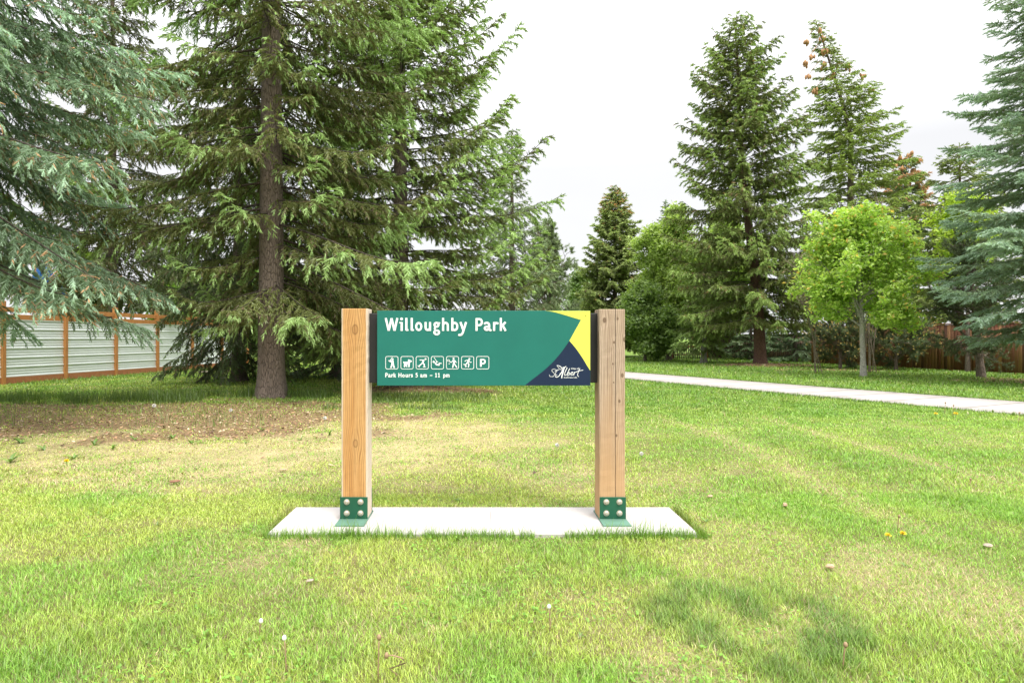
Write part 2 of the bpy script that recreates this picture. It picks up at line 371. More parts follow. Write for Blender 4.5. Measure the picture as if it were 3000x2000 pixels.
# ---- clover and small broad leaves low in the turf
n = 30000; x, y = sample_pts(n, 2.2, 9, 1.2); k = (noise2(x, y, .3, 91, 3) > .56) & (lush_f(x, y) < .25) & (mulch_f(x, y) < .3) & ~on_concrete(x, y); x, y = x[k], y[k]; n = len(x)
s = .006 + .008 * r.random(n); az = r.random(n) * 6.28; z_ = .008 + .020 * r.random(n)
u = np.stack([np.cos(az), np.sin(az), (r.random(n) - .4) * .9], -1) * s[:, None]; v = np.stack([-np.sin(az), np.cos(az), (r.random(n) - .5) * .7], -1) * (s * .62)[:, None]
P = np.stack([x, y, z_], -1); V = np.stack([P - u, P + v, P + u, P - v], 1).reshape(-1, 3)
tag(npmesh('clover', V, 4, M_grass, col=np.array([.21, .40, .06]) * (.6 + .8 * r.random((n, 1)))), 'small broad clover leaves mixed low into the lawn in front', 'clover', kind='stuff')
# ---- leaf litter and cone scales on the bare earth
n = 60000; x, y = sample_pts(n, 6.0, 34, 1.2); mu = mulch_f(x, y); k = (r.random(n) < mu ** .8 * np.where(y < 15, 1, .5) + .05 * (y < 13) * dry_f(x, y)); x, y = x[k], y[k]; n = len(x)
back = (y > 13.3) & (x < -3.4); x, y = x[~back], y[~back]; n = len(x)
s = (.016 + .022 * r.random(n)) * np.maximum(1, y / 12); az = r.random(n) * 6.28; tl = (r.random(n) - .5) * .9
u = np.stack([np.cos(az), np.sin(az), tl], -1) * s[:, None]; v = np.stack([-np.sin(az), np.cos(az), (r.random(n) - .5) * .8], -1) * (s * .5)[:, None]
P = np.stack([x, y, mound(x, y) + .008 + .012 * r.random(n)], -1)
V = np.stack([P - u, P + v * .9, P + u, P - v], 1).reshape(-1, 3)
pal = np.array([(.34, .19, .10), (.42, .27, .14), (.52, .41, .27), (.13, .08, .05), (.33, .19, .10), (.22, .13, .07)])
col = pal[r.integers(0, len(pal), n)] * (.6 + .7 * r.random((n, 1)))
tag(npmesh('leaf_litter', V, 4, M_litter, col=col), 'brown fallen cone scales and dead leaves on the bare earth under the spruces', 'leaf litter', kind='stuff')
# ------------------------------------------------------------ conifers
def needles(S, U, Ln, Cc, K, nl, nw, rg, spread=.85, core=0):
    """S start, U direction, Ln length of each twig; K needles each"""
    n = len(S); s = (np.arange(K)[None] + rg.random((n, K))) / K
    B = S[:, None] + U[:, None] * (Ln[:, None] * s)[..., None]
    rd = rg.normal(size=(n, K, 3)); rd -= (rd * U[:, None]).sum(-1, keepdims=True) * U[:, None]; rd = nrm(rd)
    D = nrm(U[:, None] * (.45 + .8 * s[..., None] ** 2) + rd * spread)
    Wd = nrm(np.cross(D, rg.normal(size=(n, K, 3)))) * nw * .5
    l = nl * (.7 + .6 * rg.random((n, K)))[..., None]
    T = np.stack([B - Wd, B + Wd, B + D * l], 2).reshape(-1, 3)
    c = np.repeat(Cc, K, 0) * (.72 + .56 * rg.random((n * K, 1)))
    if core:      # the dense inner sleeve of needles round each shoot
        a = nrm(np.cross(U, rg.normal(size=(n, 3)))); b = np.cross(U, a); r_ = core * (.75 + .5 * rg.random((n, 1))); M = S + U * (Ln * .55)[:, None]
        ring = [M + (a * math.cos(q) + b * math.sin(q)) * r_ for q in (0, 2.094, 4.189)]; E = S + U * Ln[:, None] * 1.05; S0 = S - U * .01
        S1 = [S0 + (a * math.cos(q + .5) + b * math.sin(q + .5)) * r_ * .7 for q in (0, 2.094, 4.189)]
        tr = []
        for i in range(3): j = (i + 1) % 3; tr += [S1[i], S1[j], ring[i], S1[j], ring[j], ring[i], ring[i], ring[j], E]
        T2 = np.stack(tr, 1).reshape(-1, 3); T = np.concatenate([T, T2]); c = np.concatenate([c, np.repeat(Cc, 9, 0) * (.75 + .4 * rg.random((n * 9, 1)))])
    return T.astype(np.float32), c.astype(np.float32)

def spruce(label, x, y, H, prof, seed, name='spruce_tree', group=None, r0=.28, lean=None, wh=.36, nb=6, zlo=1.4, slope=(-.15, .5), sag=.35, up=.25,
           ds=.13, lmax=.75, pend=.7, ts=.075, tl=.13, K=10, nl=.028, nw=.008, c_old=(.055, .085, .032), c_new=(.22, .34, .09), c_brown=(.12, .09, .05),
           newp=.3, ztop=99, zdet=99, thin=None, bark=None, cone=None, gap=.0, dead=0, cat='spruce tree', trunk_bare=0, brown=.06, tipc=None, sym=1.0, lenfn=None):
    ds *= .52; ts *= .62; nw *= 1.2; nl *= .95; tl *= .84; pend *= .68; K = int(round(K * 1.25)); wh *= 1.22; lmax *= .9
    rg = rng(seed); lean = lean or (lambda z: (0.0, 0.0))
    root = empty(name, (x, y, 0)); tag(root, label, cat, group)
    tw = []; limbs = MB()
    zs_t = np.concatenate([[-.1, .0, .12, .3, .6], np.linspace(1, H, 26)])
    pts = []; rad = []
    for z in zs_t:
        lx, ly = lean(max(z, 0)); pts.append((lx, ly, z)); rr_ = r0 * (1 - max(z, 0) / H) ** .85 + .012
        rad.append(rr_ * (1 + (.42 * math.exp(-max(z, 0) / .22))))
    # trunk with root flare, a bark-like uneven girth
    nside = 22; tv = []
    for i, (p, q) in enumerate(zip(pts, rad)):
        for k in range(nside):
            a = 2 * math.pi * k / nside
            lob = 1 + .10 * math.sin(a * 5 + seed) * math.exp(-max(p[2], 0) / .3) + .05 * (rg.random() - .5)
            tv.append((p[0] + math.cos(a) * q * lob, p[1] + math.sin(a) * q * lob, p[2]))
    tf = [(i * nside + k, i * nside + (k + 1) % nside, (i + 1) * nside + (k + 1) % nside, (i + 1) * nside + k) for i in range(len(pts) - 1) for k in range(nside)]
    tf.append(tuple(range((len(pts) - 1) * nside, len(pts) * nside))); limbs.add(tv, tf); ntf = len(tf)
    c_old = tuple(np.array(c_old) * np.array([2.9, 2.85, 2.3])); c_brown = tuple(np.array(c_brown) * 1.9); c_new = tuple(np.array(c_new) * 1.55)
    z = zlo; bi = 0; top = min(H - .15, ztop)
    while z < top:
        f = (z - zlo) / max(H - zlo, .1); Rz = prof(z)
        nbr = max(3, int(round(nb * (1 - .25 * f)))); ph = rg.random() * 6.28
        for b in range(nbr):
            az = ph + 2 * math.pi * (b + .35 * (rg.random() - .5)) / nbr; z0 = z + (rg.random() - .5) * wh * .9
            if rg.random() < gap: continue
            L = Rz * (.62 + .52 * rg.random())
            if lenfn: L *= lenfn(az, z0)
            if thin:
                k = thin(az, z0)
                if rg.random() < k: continue
            if L < .12: L = .12
            low = z0 > zdet
            sl = slope[0] + (slope[1] - slope[0]) * min(1, max(0, f)) + (rg.random() - .5) * .22
            sg = sag * (1 - .6 * f) * (.7 + .6 * rg.random()); u_ = up * (.5 + rg.random())
            lx, ly = lean(max(z0, 0)); h = np.array([math.cos(az), math.sin(az), 0]); lat = np.array([-math.sin(az), math.cos(az), 0])
            cv = (rg.random() - .5) * .3
            def path(t):
                t = np.asarray(t)[..., None]
                return np.array([lx, ly, z0]) + h * L * t + lat * L * cv * t * t + np.array([0, 0, 1.]) * L * (sl * t - sg * t ** 2 + u_ * sg * 1.6 * t ** 4)
            tt = np.linspace(0, 1, 9); pp = path(tt); rl = .005 + .0052 * L
            limbs.tube(pp, [rl * (1 - .85 * q) + .002 for q in tt], 5 if L > 1 else 4, False)
            # secondary branches along it
            dss = ds * (1.7 if low else 1); n2 = max(3, int(L / dss)); t2 = .12 + .88 * (np.arange(n2) + rg.random(n2) * .8) / n2; t2 = np.minimum(t2, 1)
            P2 = path(t2); T2 = nrm(path(t2 + .02) - P2); sd_ = np.where(np.arange(n2) % 2 == 0, 1., -1.)
            Lt = nrm(np.cross(T2, np.array([0, 0, 1.]))) * sd_[:, None]
            A = R(28) + R(38) * rg.random(n2) * (1 - .6 * t2 ** 4)
            D2 = nrm(T2 * np.cos(A)[:, None] + Lt * np.sin(A)[:, None] + rg.normal(size=(n2, 3)) * .1)
            l2 = np.clip(.30 * L * (1 - t2) ** .7 * sym + .16 + .05 * L, .1, lmax) * (.6 + .6 * rg.random(n2))
            l2 *= np.minimum(1, .45 + t2 * 2.2)
            pd = pend * (.6 + .8 * rg.random(n2)) * (1 - .25 * f)
            def sec(s):
                s = np.asarray(s)[..., None] if np.ndim(s) else s
                return P2[:, None] + (D2[:, None] * (s * (1 - .4 * s * pend)) - np.array([0, 0, 1.]) * (pd[:, None, None] * s ** 1.5 * .9)) * l2[:, None, None]
            bnew = rg.random() < newp * 1.3; n3m = int(max(2, l2.max() / (ts * (1.5 if low else 1)) * 2)); S = (np.arange(n3m)[None] + rg.random((n2, n3m)) * .9) / n3m
            cnt = np.maximum(2, (l2 / (ts * (1.5 if low else 1)) * 2)).astype(int)
            S3 = np.minimum(.08 + .92 * (np.arange(n3m)[None] + rg.random((n2, n3m)) * .7) / cnt[:, None], 1.0); ok = (np.arange(n3m)[None] < cnt[:, None])
            Q = sec(S3) ; T3 = nrm(sec(np.minimum(S3 + .03, 1.03)) - Q)
            s3 = np.where(np.arange(n3m) % 2 == 0, 1., -1.)[None, :, None]
            Lt3 = nrm(np.cross(T3, np.array([0, 0, 1.]) + .3 * rg.normal(size=T3.shape))) * s3
            U3 = nrm(T3 * .9 + Lt3 * (.75 * (1 - .7 * S3 ** 3))[..., None] - np.array([0, 0, 1.]) * (.35 * pd)[:, None, None] + rg.normal(size=T3.shape) * .2)
            l3 = tl * (.6 + .7 * rg.random(S3.shape)) * (1.15 - .45 * S3) * (1.5 if low else 1)
            outer = sst(.45, 1, t2)[:, None] * .70 + sst(.5, 1., S3) * .65
            gnew = (outer + (rg.random(S3.shape) - .5) * .3 + (.18 if bnew else -.22) > 1 - newp * .9) * (.45 + .55 * rg.random(S3.shape))
            ok &= rg.random(S3.shape) < (.35 + 1.3 * t2)[:, None]
            co, cn, cb = np.array(c_old), np.array(c_new), np.array(c_brown); var = .8 + .4 * rg.random()
            col = co * var * (1 - gnew[..., None]) + cn * gnew[..., None]
            ib = (rg.random(S3.shape) < brown * .55 + .12 * (1 - t2)[:, None] * (S3 > .5))[..., None]; col = np.where(ib & (gnew[..., None] < .1), cb, col)
            if tipc is not None:
                it = (rg.random(S3.shape) < tipc[1] * sst(.5, 1, t2)[:, None] * (tipc[2](z0)))[..., None]; col = np.where(it, np.array(tipc[0]), col)
            m_ = ok.ravel(); tw.append((Q.reshape(-1, 3)[m_], U3.reshape(-1, 3)[m_], l3.ravel()[m_], col.reshape(-1, 3)[m_]))
            # fine twig wood hanging inside
            if dead and rg.random() < dead:
                for q in range(int(3 + 5 * rg.random())):
                    t0 = rg.uniform(.05, .55); p0 = path(np.array([t0]))[0]; ln = rg.uniform(.25, .7); dd_ = nrm(np.array([h[0] * .5 + rg.normal() * .5, h[1] * .5 + rg.normal() * .5, -.5 - rg.random()]))
                    limbs.tube([p0, p0 + dd_ * ln * .5 + rg.normal(size=3) * .02, p0 + dd_ * ln + rg.normal(size=3) * .05], [.006, .004, .002], 3, False)
        z += wh * (.8 + .4 * rg.random()) * (1 if z < zdet else 1.5) * (1 - .45 * f)
    # leader
    lx, ly = lean(H); 
    if ztop > H:
        n = 16; zz = np.linspace(H - .9, H - .02, n); Sx = np.array([(*lean(q), q) for q in zz]); a_ = rg.random(n) * 6.28
        U = nrm(np.stack([np.cos(a_) * .7, np.sin(a_) * .7, np.ones(n)], -1)); tw.append((Sx, U, np.full(n, tl), np.tile(np.array(c_old) * 1.2, (n, 1))))
    S = np.concatenate([t[0] for t in tw]); U = np.concatenate([t[1] for t in tw]); Ln = np.concatenate([t[2] for t in tw]); Cc = np.concatenate([t[3] for t in tw])
    T, c = needles(S, U, Ln, Cc, K, nl, nw, rg, core=nl * .36)
    tr = limbs.build('trunk', bark or M_bark, root, True); tr.data.materials.append(M_limb)
    mi = np.zeros(len(tr.data.polygons), np.int32); mi[ntf:] = 1; tr.data.polygons.foreach_set('material_index', mi)
    npmesh('crown', T, 3, M_needle, root, col=c)
    print('spruce', name, len(S), 'twigs', len(T) // 3, 'tris')
    return root

def table(*pts):
    zs, rs = zip(*pts); return lambda z: float(np.interp(z, zs, rs))

# ------------------------------------------------------------ broadleaf trees and pines on a branching skeleton
def skeleton(rg, H, zb, shape, nl, r0, wiggle=.12, lean=(0, 0)):
    """returns MB of wood and the array of twig points with directions"""
    W = MB(); tips = []; dirs = []
    tz = np.linspace(0, H * .8, 10); tp = [(lean[0] * q / H, lean[1] * q / H, q) for q in tz]
    W.tube([(0, 0, -.1)] + tp, [r0 * 1.35] + [r0 * (1 - .8 * q / H) * (1.25 if q == 0 else 1) for q in tz], 12, False)
    for i in range(nl):
        z0 = zb + (H * .78 - zb) * (i + rg.random()) / nl; az = i * 2.4 + rg.random() * .8; f = (z0 - zb) / (H - zb)
        zt = z0 + (H - z0) * (rg.uniform(-.08, .62) if i < nl * .72 else rg.uniform(.35, .95)); Rr = shape(zt) * rg.uniform(.35, .9)
        p0 = np.array([lean[0] * z0 / H, lean[1] * z0 / H, z0]); p3 = np.array([math.cos(az) * Rr + lean[0], math.sin(az) * Rr + lean[1], zt])
        p1 = p0 * .6 + p3 * .4 + np.array([0, 0, .12 * Rr]) + rg.normal(size=3) * wiggle * Rr * .4
        t = np.linspace(0, 1, 7)[:, None]; pp = (1 - t) ** 2 * p0 + 2 * t * (1 - t) * p1 + t * t * p3
        W.tube(pp, [r0 * .34 * (1 - .85 * q) + .004 for q in t[:, 0]], 6, False)
        for j in range(7):
            tq = rg.uniform(.25, 1); k = (1 - tq) ** 2 * p0 + 2 * tq * (1 - tq) * p1 + tq * tq * p3; d = nrm(p3 - p0) + rg.normal(size=3) * .6 + np.array([0, 0, .15])
            l = Rr * rg.uniform(.2, .45) * (1.2 - .5 * tq) + .2; e = k + nrm(d) * l
            md = (k + e) / 2 + rg.normal(size=3) * .05 * l; W.tube([k, md, e], [r0 * .1 + .004, r0 * .06 + .003, .003], 4, False)
            for q in range(5):
                u = rg.uniform(.35, 1); kk = k * (1 - u) + e * u; d2 = nrm(nrm(d) + rg.normal(size=3) * .8); l2 = l * rg.uniform(.25, .6); ee = kk + d2 * l2
                W.tube([kk, ee], [.006, .002], 3, False); tips.append(ee); dirs.append(d2); tips.append((kk + ee) / 2); dirs.append(d2)
    return W, np.array(tips), np.array(dirs)

def leaves(P, Dn, rg, per, spread, size, cols, droop=.3):
    n = len(P) * per; C0 = np.repeat(P, per, 0) + rg.normal(size=(n, 3)) * spread * np.array([1, 1, .7])
    nr = nrm(rg.normal(size=(n, 3)) * .75 + np.array([0, -.15, .8])); u = nrm(np.cross(nr, rg.normal(size=(n, 3)))); v = np.cross(nr, u)
    s = size * (.6 + .7 * rg.random((n, 1))); u = u * s; v = v * s * .62
    V = np.stack([C0 - u, C0 - u * .1 - v + nr * s * .12, C0 + u - nr * s * droop, C0 - u * .1 + v + nr * s * .12], 1)
    V = V[:, [0, 1, 2, 0, 2, 3]].reshape(-1, 3)
    cl = np.repeat(rg.random(len(P)), per); cols = np.array(cols); q = cl * (len(cols) - 1) * .6 + rg.random(n) * (len(cols) - 1) * .4
    i = np.minimum(q.astype(int), len(cols) - 2); fq = (q - i)[:, None]; c = (cols[i] * (1 - fq) + cols[i + 1] * fq) * (.75 + .5 * rg.random((n, 1)))
    return V, np.repeat(c, 2, 0)

def broadleaf(label, x, y, H, zb, shape, seed, nl=26, r0=.12, per=26, spread=.17, size=.055, cols=((.10, .2, .03), (.2, .33, .05)), name='deciduous_tree', bark=None,
              lean=(0, 0), group=None, cat='tree', tipc=None):
    rg = rng(seed); root = empty(name, (x, y, 0)); tag(root, label, cat, group)
    W, T, D = skeleton(rg, H, zb, shape, nl, r0, lean=lean); W.build('trunk', bark or M_bark, root, True)
    V, c = leaves(T, D, rg, per, spread, size, cols)
    if tipc is not None:
        zc = V.reshape(-1, 6, 3)[:, 0]; out = np.hypot(zc[:, 0], zc[:, 1]) / np.maximum(.3, np.array([shape(q) for q in zc[:, 2]]))
        k = rg.random(len(zc)) < tipc[1] * sst(.5, 1, out); k2 = np.repeat(k, 2); c[k2] = np.array(tipc[0]) * (.8 + .4 * rg.random((k2.sum(), 1)))
    npmesh('crown', V, 3, M_leaf, root, col=c); print('broadleaf', len(c)); return root

def pine(label, x, y, H, zb, shape, seed, nl=18, r0=.08, K=34, nlen=.10, nw=.012, col=(.05, .075, .035), tip=None, name='pine_tree', group=None, cat='pine tree', lean=(0, 0), r_bark=None):
    rg = rng(seed); root = empty(name, (x, y, 0)); tag(root, label, cat, group)
    W, T, D = skeleton(rg, H, zb, shape, nl, r0, .3, lean); W.build('trunk', r_bark or M_bark, root, True)
    n = len(T); U = nrm(D + np.array([0, 0, .5])); L = np.full(n, .16) * (.7 + .6 * rg.random(n))
    c = np.tile(np.array(col), (n, 1)) * (.7 + .6 * rg.random((n, 1))); V, cc_ = needles(T - U * L[:, None] * .3, U, L, c, K, nlen, nw, rg, 1.0)
    npmesh('crown', V, 3, M_needle, root, col=cc_)
    if tip is not None:
        k = rg.random(n) < tip[1]; Tn = T[k] + U[k] * L[k][:, None]; m_ = len(Tn)
        V, cc_ = needles(Tn, U[k], np.full(m_, .08), np.tile(np.array(tip[0]), (m_, 1)), 12, .04, .026, rg, .7)
        o = npmesh('candle_shoots', V, 3, M_needle, root, col=cc_); o['kind'] = 'stuff'
    return root
# ------------------------------------------------------------ the trees
def thinA(az, z):      # fewer limbs straight towards the lawn, so the trunk stays in view
    d = abs((az + math.pi / 2 + math.pi) % (2 * math.pi) - math.pi)
    return .25 if d < R(48) else .0
def lenA(az, z):
    d = abs((az + math.pi / 2 + math.pi) % (2 * math.pi) - math.pi)
    return .5 if d < R(60) else .5 if math.cos(az) < -.4 and z < 3.5 else 1.0
spruce('big olive green spruce with the thick bare lower trunk on the brown earth patch', gx(795, 13.6), 13.6, 20,
       table((0, 4.2), (2, 4.3), (4.5, 4.4), (9, 3.6), (14, 2.2), (20, .1)), 11, r0=.27, zlo=2.0, wh=.36, nb=7, slope=(-.22, .30), sag=.34, up=.75,
       thin=thinA, lenfn=lenA, c_old=(.066, .078, .028), c_new=(.30, .44, .16), newp=.5, zdet=9.6, dead=.55, pend=.85, K=10, nl=.030, nw=.009, ds=.135, ts=.085, tl=.14, brown=.14)
spruce('tall spruce with upswept branch ends and lime tips rising behind the park sign', gx(1173, 17.6), 17.6, 16.2,
       table((0, 3.9), (1.6, 4.0), (5, 3.95), (7.5, 3.3), (10.2, 2.2), (16.2, .1)), 12, r0=.24, zlo=1.3, wh=.36, nb=7, slope=(-.05, .75), sag=.35, up=.85,
       c_old=(.070, .086, .030), c_new=(.30, .43, .14), newp=.47, zdet=11, dead=.3, pend=.8, K=9, nl=.034, nw=.011, ds=.15, ts=.09, tl=.155, brown=.10, thin=lambda a, z: .35 if abs((a + math.pi / 2 + math.pi) % (2 * math.pi) - math.pi) < .35 else 0)
spruce('near blue green spruce drooping into the frame over the corrugated fence', gx(-420, 9.3), 9.3, 17,
       table((0, 4.1), (2, 4.5), (4.5, 4.1), (7, 3.6), (11, 2.3), (17, .1)), 13, r0=.27, zlo=2.95, wh=.27, nb=7, slope=(-.22, .3), sag=.30, up=.3,
       c_old=(.068, .105, .073), c_new=(.33, .46, .33), c_brown=(.13, .11, .06), newp=.34, zdet=7.5, dead=.5, pend=.75, K=11, nl=.024, nw=.0065, ds=.11, ts=.07, tl=.12, brown=.12,
       tipc=((.60, .38, .20), .06, lambda z: 1.0 if z > 3 else .25), thin=lambda a, z: .9 if math.cos(a) < -.25 else (.35 if math.sin(a) < -.75 else 0))
spruce('dark green spruce beyond the corrugated fence, left of the thick trunk', gx(330, 26), 26, 19,
       table((0, 4.0), (3, 4.3), (9, 3.6), (19, .1)), 44, r0=.2, zlo=3.3, wh=.40, nb=6, slope=(-.15, .4), sag=.35, up=.4, c_old=(.048, .060, .024), c_new=(.14, .21, .07), newp=.2,
       K=6, nl=.048, nw=.017, ds=.22, ts=.135, tl=.2, pend=.9, brown=.14, zdet=15)
spruce('dark spruce with boughs sweeping to the ground behind the thick trunk', gx(700, 19.5), 19.5, 13,
       table((0, 1.7), (3, 2.5), (6, 2.6), (13, .1)), 14, r0=.2, zlo=.7, wh=.42, nb=6, slope=(-.25, .4), sag=.4, up=.2, c_old=(.040, .055, .024), c_new=(.12, .19, .06), newp=.16,
       K=7, nl=.040, nw=.014, ds=.18, ts=.11, tl=.17, pend=.9, dead=.3, brown=.12)
spruce('low blue green spruce with boughs near the ground behind the left sign post', gx(985, 21.5), 21.5, 8.5,
       table((0, 2.3), (1, 2.5), (4, 1.8), (8.5, .1)), 15, r0=.14, zlo=.4, wh=.35, nb=6, slope=(-.1, .5), sag=.3, up=.4, c_old=(.065, .09, .062), c_new=(.2, .3, .15), newp=.3,
       K=7, nl=.040, nw=.014, ds=.17, ts=.11, tl=.16, pend=.6)
spruce('pale blue green spruce with long level boughs behind the middle of the sign', gx(1500, 26), 26, 9.6,
       table((0, 2.4), (2.6, 2.45), (5, 1.5), (9.6, .1)), 16, r0=.16, zlo=.8, wh=.36, nb=6, slope=(.0, .6), sag=.3, up=.6, c_old=(.085, .11, .065), c_new=(.24, .33, .17), newp=.4,
       K=6, nl=.045, nw=.017, ds=.18, ts=.12, tl=.18, pend=.9)
pine('round topped grey green pine beyond the sign, left of the sky gap', gx(1605, 41), 41, 8.9, 1.2, table((0, 1.6), (3, 2.1), (6, 1.7), (8, 1.0), (9, .5)), 17, nl=46, r0=.14, K=34, nlen=.15, nw=.028, col=(.26, .33, .18))
spruce('olive brown spruce with a cone laden tip right of the sky gap', gx(1802, 45), 45, 11.7, table((0, 3.3), (3, 3.2), (7, 2.2), (10, 1.0), (11.7, .15)), 18, r0=.2, zlo=1.0, wh=.28, nb=7, slope=(.0, .7), sag=.25, up=.5,
       c_old=(.095, .12, .05), c_new=(.28, .35, .12), newp=.42, K=7, nl=.08, nw=.032, ds=.18, ts=.12, tl=.26, pend=.6, tipc=((.50, .30, .12), .40, lambda z: 1.0 if z > 9.3 else .05))
spruce('small far spruce tip showing above the leafy green tree', gx(1950, 62), 62, 14.4, table((0, 3), (8, 1.9), (14.4, .1)), 19, r0=.2, zlo=4, wh=.6, nb=6, slope=(.1, .7), sag=.2, up=.4,
       c_old=(.06, .09, .05), c_new=(.15, .23, .1), newp=.3, K=5, nl=.09, nw=.04, ds=.32, ts=.22, tl=.3, pend=.5)
def leanE(z): return (-1.35 * (z / 16.5) + .1 * math.sin(z * .5), 0)
spruce('largest spruce across the path with a leaning reddish trunk in a mulch ring', gx(2228, 30.9), 30.9, 16.4,
       table((0, 3.5), (1.8, 3.9), (4.5, 3.9), (7.5, 3.4), (10, 2.8), (12.5, 2.3), (14.6, 1.5), (16.4, .3)), 20, r0=.27, lean=leanE, zlo=2.3, wh=.36, nb=8, slope=(-.05, .8), sag=.3, up=.6,
       c_old=(.072, .090, .030), c_new=(.24, .34, .09), newp=.45, K=7, nl=.052, nw=.019, ds=.19, ts=.125, tl=.20, pend=.85, bark=M_bark_red, gap=.05, brown=.08,
       tipc=((.3, .17, .08), .05, lambda z: 1.0))
def leanF(z): return (-(max(0, z - 12.5) / 6.4) ** 1.15 * 1.95, 0)
F_ = spruce('lanky open spruce whose bent top leans left with clusters of cones', gx(2492, 36), 36, 18.9,
       table((0, 3.0), (6, 3.3), (9, 3.0), (12, 2.7), (14, 2.1), (16, .95), (18.9, .28)), 21, r0=.26, lean=leanF, zlo=3.2, wh=.35, nb=6, slope=(-.12, .35), sag=.25, up=.7,
       c_old=(.10, .13, .036), c_new=(.27, .36, .09), newp=.40, K=7, nl=.055, nw=.022, ds=.20, ts=.14, tl=.2, pend=.6, gap=.05, brown=.07)
Gt = spruce('distant spruce with a blunt rusty cone covered top', gx(2655, 44), 44, 13.7, table((0, 2.6), (7, 2.3), (10, 1.8), (12.5, .95), (13.7, .3)), 22, r0=.2, zlo=2, wh=.5, nb=6, slope=(.0, .6), sag=.25, up=.5,
       c_old=(.09, .12, .07), c_new=(.2, .27, .13), newp=.3, K=7, nl=.08, nw=.032, ds=.18, ts=.12, tl=.25, pend=.6, tipc=((.62, .36, .20), .60, lambda z: sst(7.5, 10, z) * 1.6))
spruce('yellowish green spruce with a thin red brown trunk left of the blue spruce', gx(2812, 29), 29, 9.9, table((0, 2.4), (3.5, 2.7), (6, 2.2), (8.5, 1.2), (9.9, .2)), 23, r0=.17, zlo=2.2, wh=.34, nb=6, slope=(.0, .5), sag=.25, up=.5,
       c_old=(.085, .11, .036), c_new=(.24, .31, .08), newp=.36, K=7, nl=.052, nw=.02, ds=.2, ts=.13, tl=.19, pend=.6, bark=M_bark_red, gap=.15)
spruce('blue spruce with silvery dense boughs at the right edge beside the path', gx(3150, 17.6), 17.6, 15,
       table((0, 2.0), (1.4, 2.1), (2.6, 2.7), (4.2, 3.2), (6.5, 2.8), (8.5, 2.5), (15, .1)), 24, r0=.24, zlo=1.5, wh=.26, nb=7, slope=(-.12, .35), sag=.22, up=.5,
       c_old=(.135, .18, .145), c_new=(.28, .38, .30), c_brown=(.12, .11, .06), newp=.45, zdet=11, K=9, nl=.033, nw=.011, ds=.13, ts=.085, tl=.14, pend=.35, bark=M_bark_red,
       thin=lambda a, z: .6 if math.cos(a) > .4 else 0)
small = 'young spruces under the tall spruces across the path'
spruce('young spruce with a short pale bare trunk left of the mulch ring', gx(2062, 33.5), 33.5, 5.2, table((0, 1.2), (1.5, 1.7), (3, 1.4), (5.2, .1)), 25, group=small, r0=.14, zlo=.95, wh=.25, nb=6, slope=(-.15, .5), sag=.3, up=.4,
       c_old=(.08, .11, .035), c_new=(.22, .32, .09), newp=.4, K=6, nl=.055, nw=.02, ds=.2, ts=.14, tl=.2, pend=.8, bark=M_bark_pale)
spruce('bluish young spruce low to the ground right of the big reddish trunk', gx(2330, 35.5), 35.5, 3.6, table((0, 1.9), (1.2, 1.8), (3.6, .1)), 26, group=small, r0=.1, zlo=.35, wh=.3, nb=7, slope=(-.05, .5), sag=.2, up=.4,
       c_old=(.07, .10, .065), c_new=(.18, .28, .14), newp=.4, K=6, nl=.055, nw=.022, ds=.2, ts=.14, tl=.2, pend=.5)
spruce('shaded young spruce directly behind the big reddish trunk', gx(2200, 38), 38, 4.4, table((0, 1.6), (1.5, 1.7), (4.4, .1)), 27, group=small, r0=.1, zlo=.4, wh=.35, nb=6, slope=(-.05, .5), sag=.2, up=.4,
       c_old=(.07, .10, .06), c_new=(.16, .24, .12), newp=.3, K=6, nl=.055, nw=.022, ds=.2, ts=.14, tl=.2, pend=.5)

# cone clusters on the bent spruce
M_cone = G('cone_scales').pbr((.36, .19, .08), .7)
def cones(root, pos, s, seed, lean_=None):
    rg = rng(seed)
    for (x, z) in pos:
        b = MB()
        for q in range(7):
            p = Vector((x + rg.normal() * s * .5, rg.normal() * s * .5 - .3, z + rg.normal() * s * .5)); l = s * 1.6
            b.tube([p, p + Vector((0, 0, -l * .35)), p + Vector((rg.normal() * .1 * s, 0, -l * .75)), p + Vector((0, 0, -l))], [s * .15, s * .42, s * .36, s * .08], 7)
        if lean_:
            zt = z + .25 + abs(x - lean_(z)[0]) * .35; lx = lean_(zt)[0]; b.tube([(lx, 0, zt), (lx * .5 + x * .5, -.15, zt + .05), (x, -.3, z + .02)], [.02, .015, .01], 4)
        b.build('cone_cluster', M_cone, root, True)
def pz(px, py, root_px, d): return (gx(px, d) - gx(root_px, d), CH - (py - PY) / F * d)
cones(F_, [pz(a, b, 2492, 36) for a, b in ((2356, 124), (2352, 187), (2402, 158), (2415, 150), (2368, 170), (2432, 228), (2480, 195), (2514, 228), (2540, 262), (2362, 226), (2380, 268), (2405, 190), (2395, 92), (2404, 118))], .15, 5, leanF)
cones(Gt, [pz(a, b, 2655, 44) for a, b in ((2630, 460), (2660, 450), (2672, 470), (2640, 490), (2665, 500), (2622, 520), (2690, 520), (2650, 540), (2700, 560), (2630, 560), (2612, 480), (2680, 540))], .19, 6)

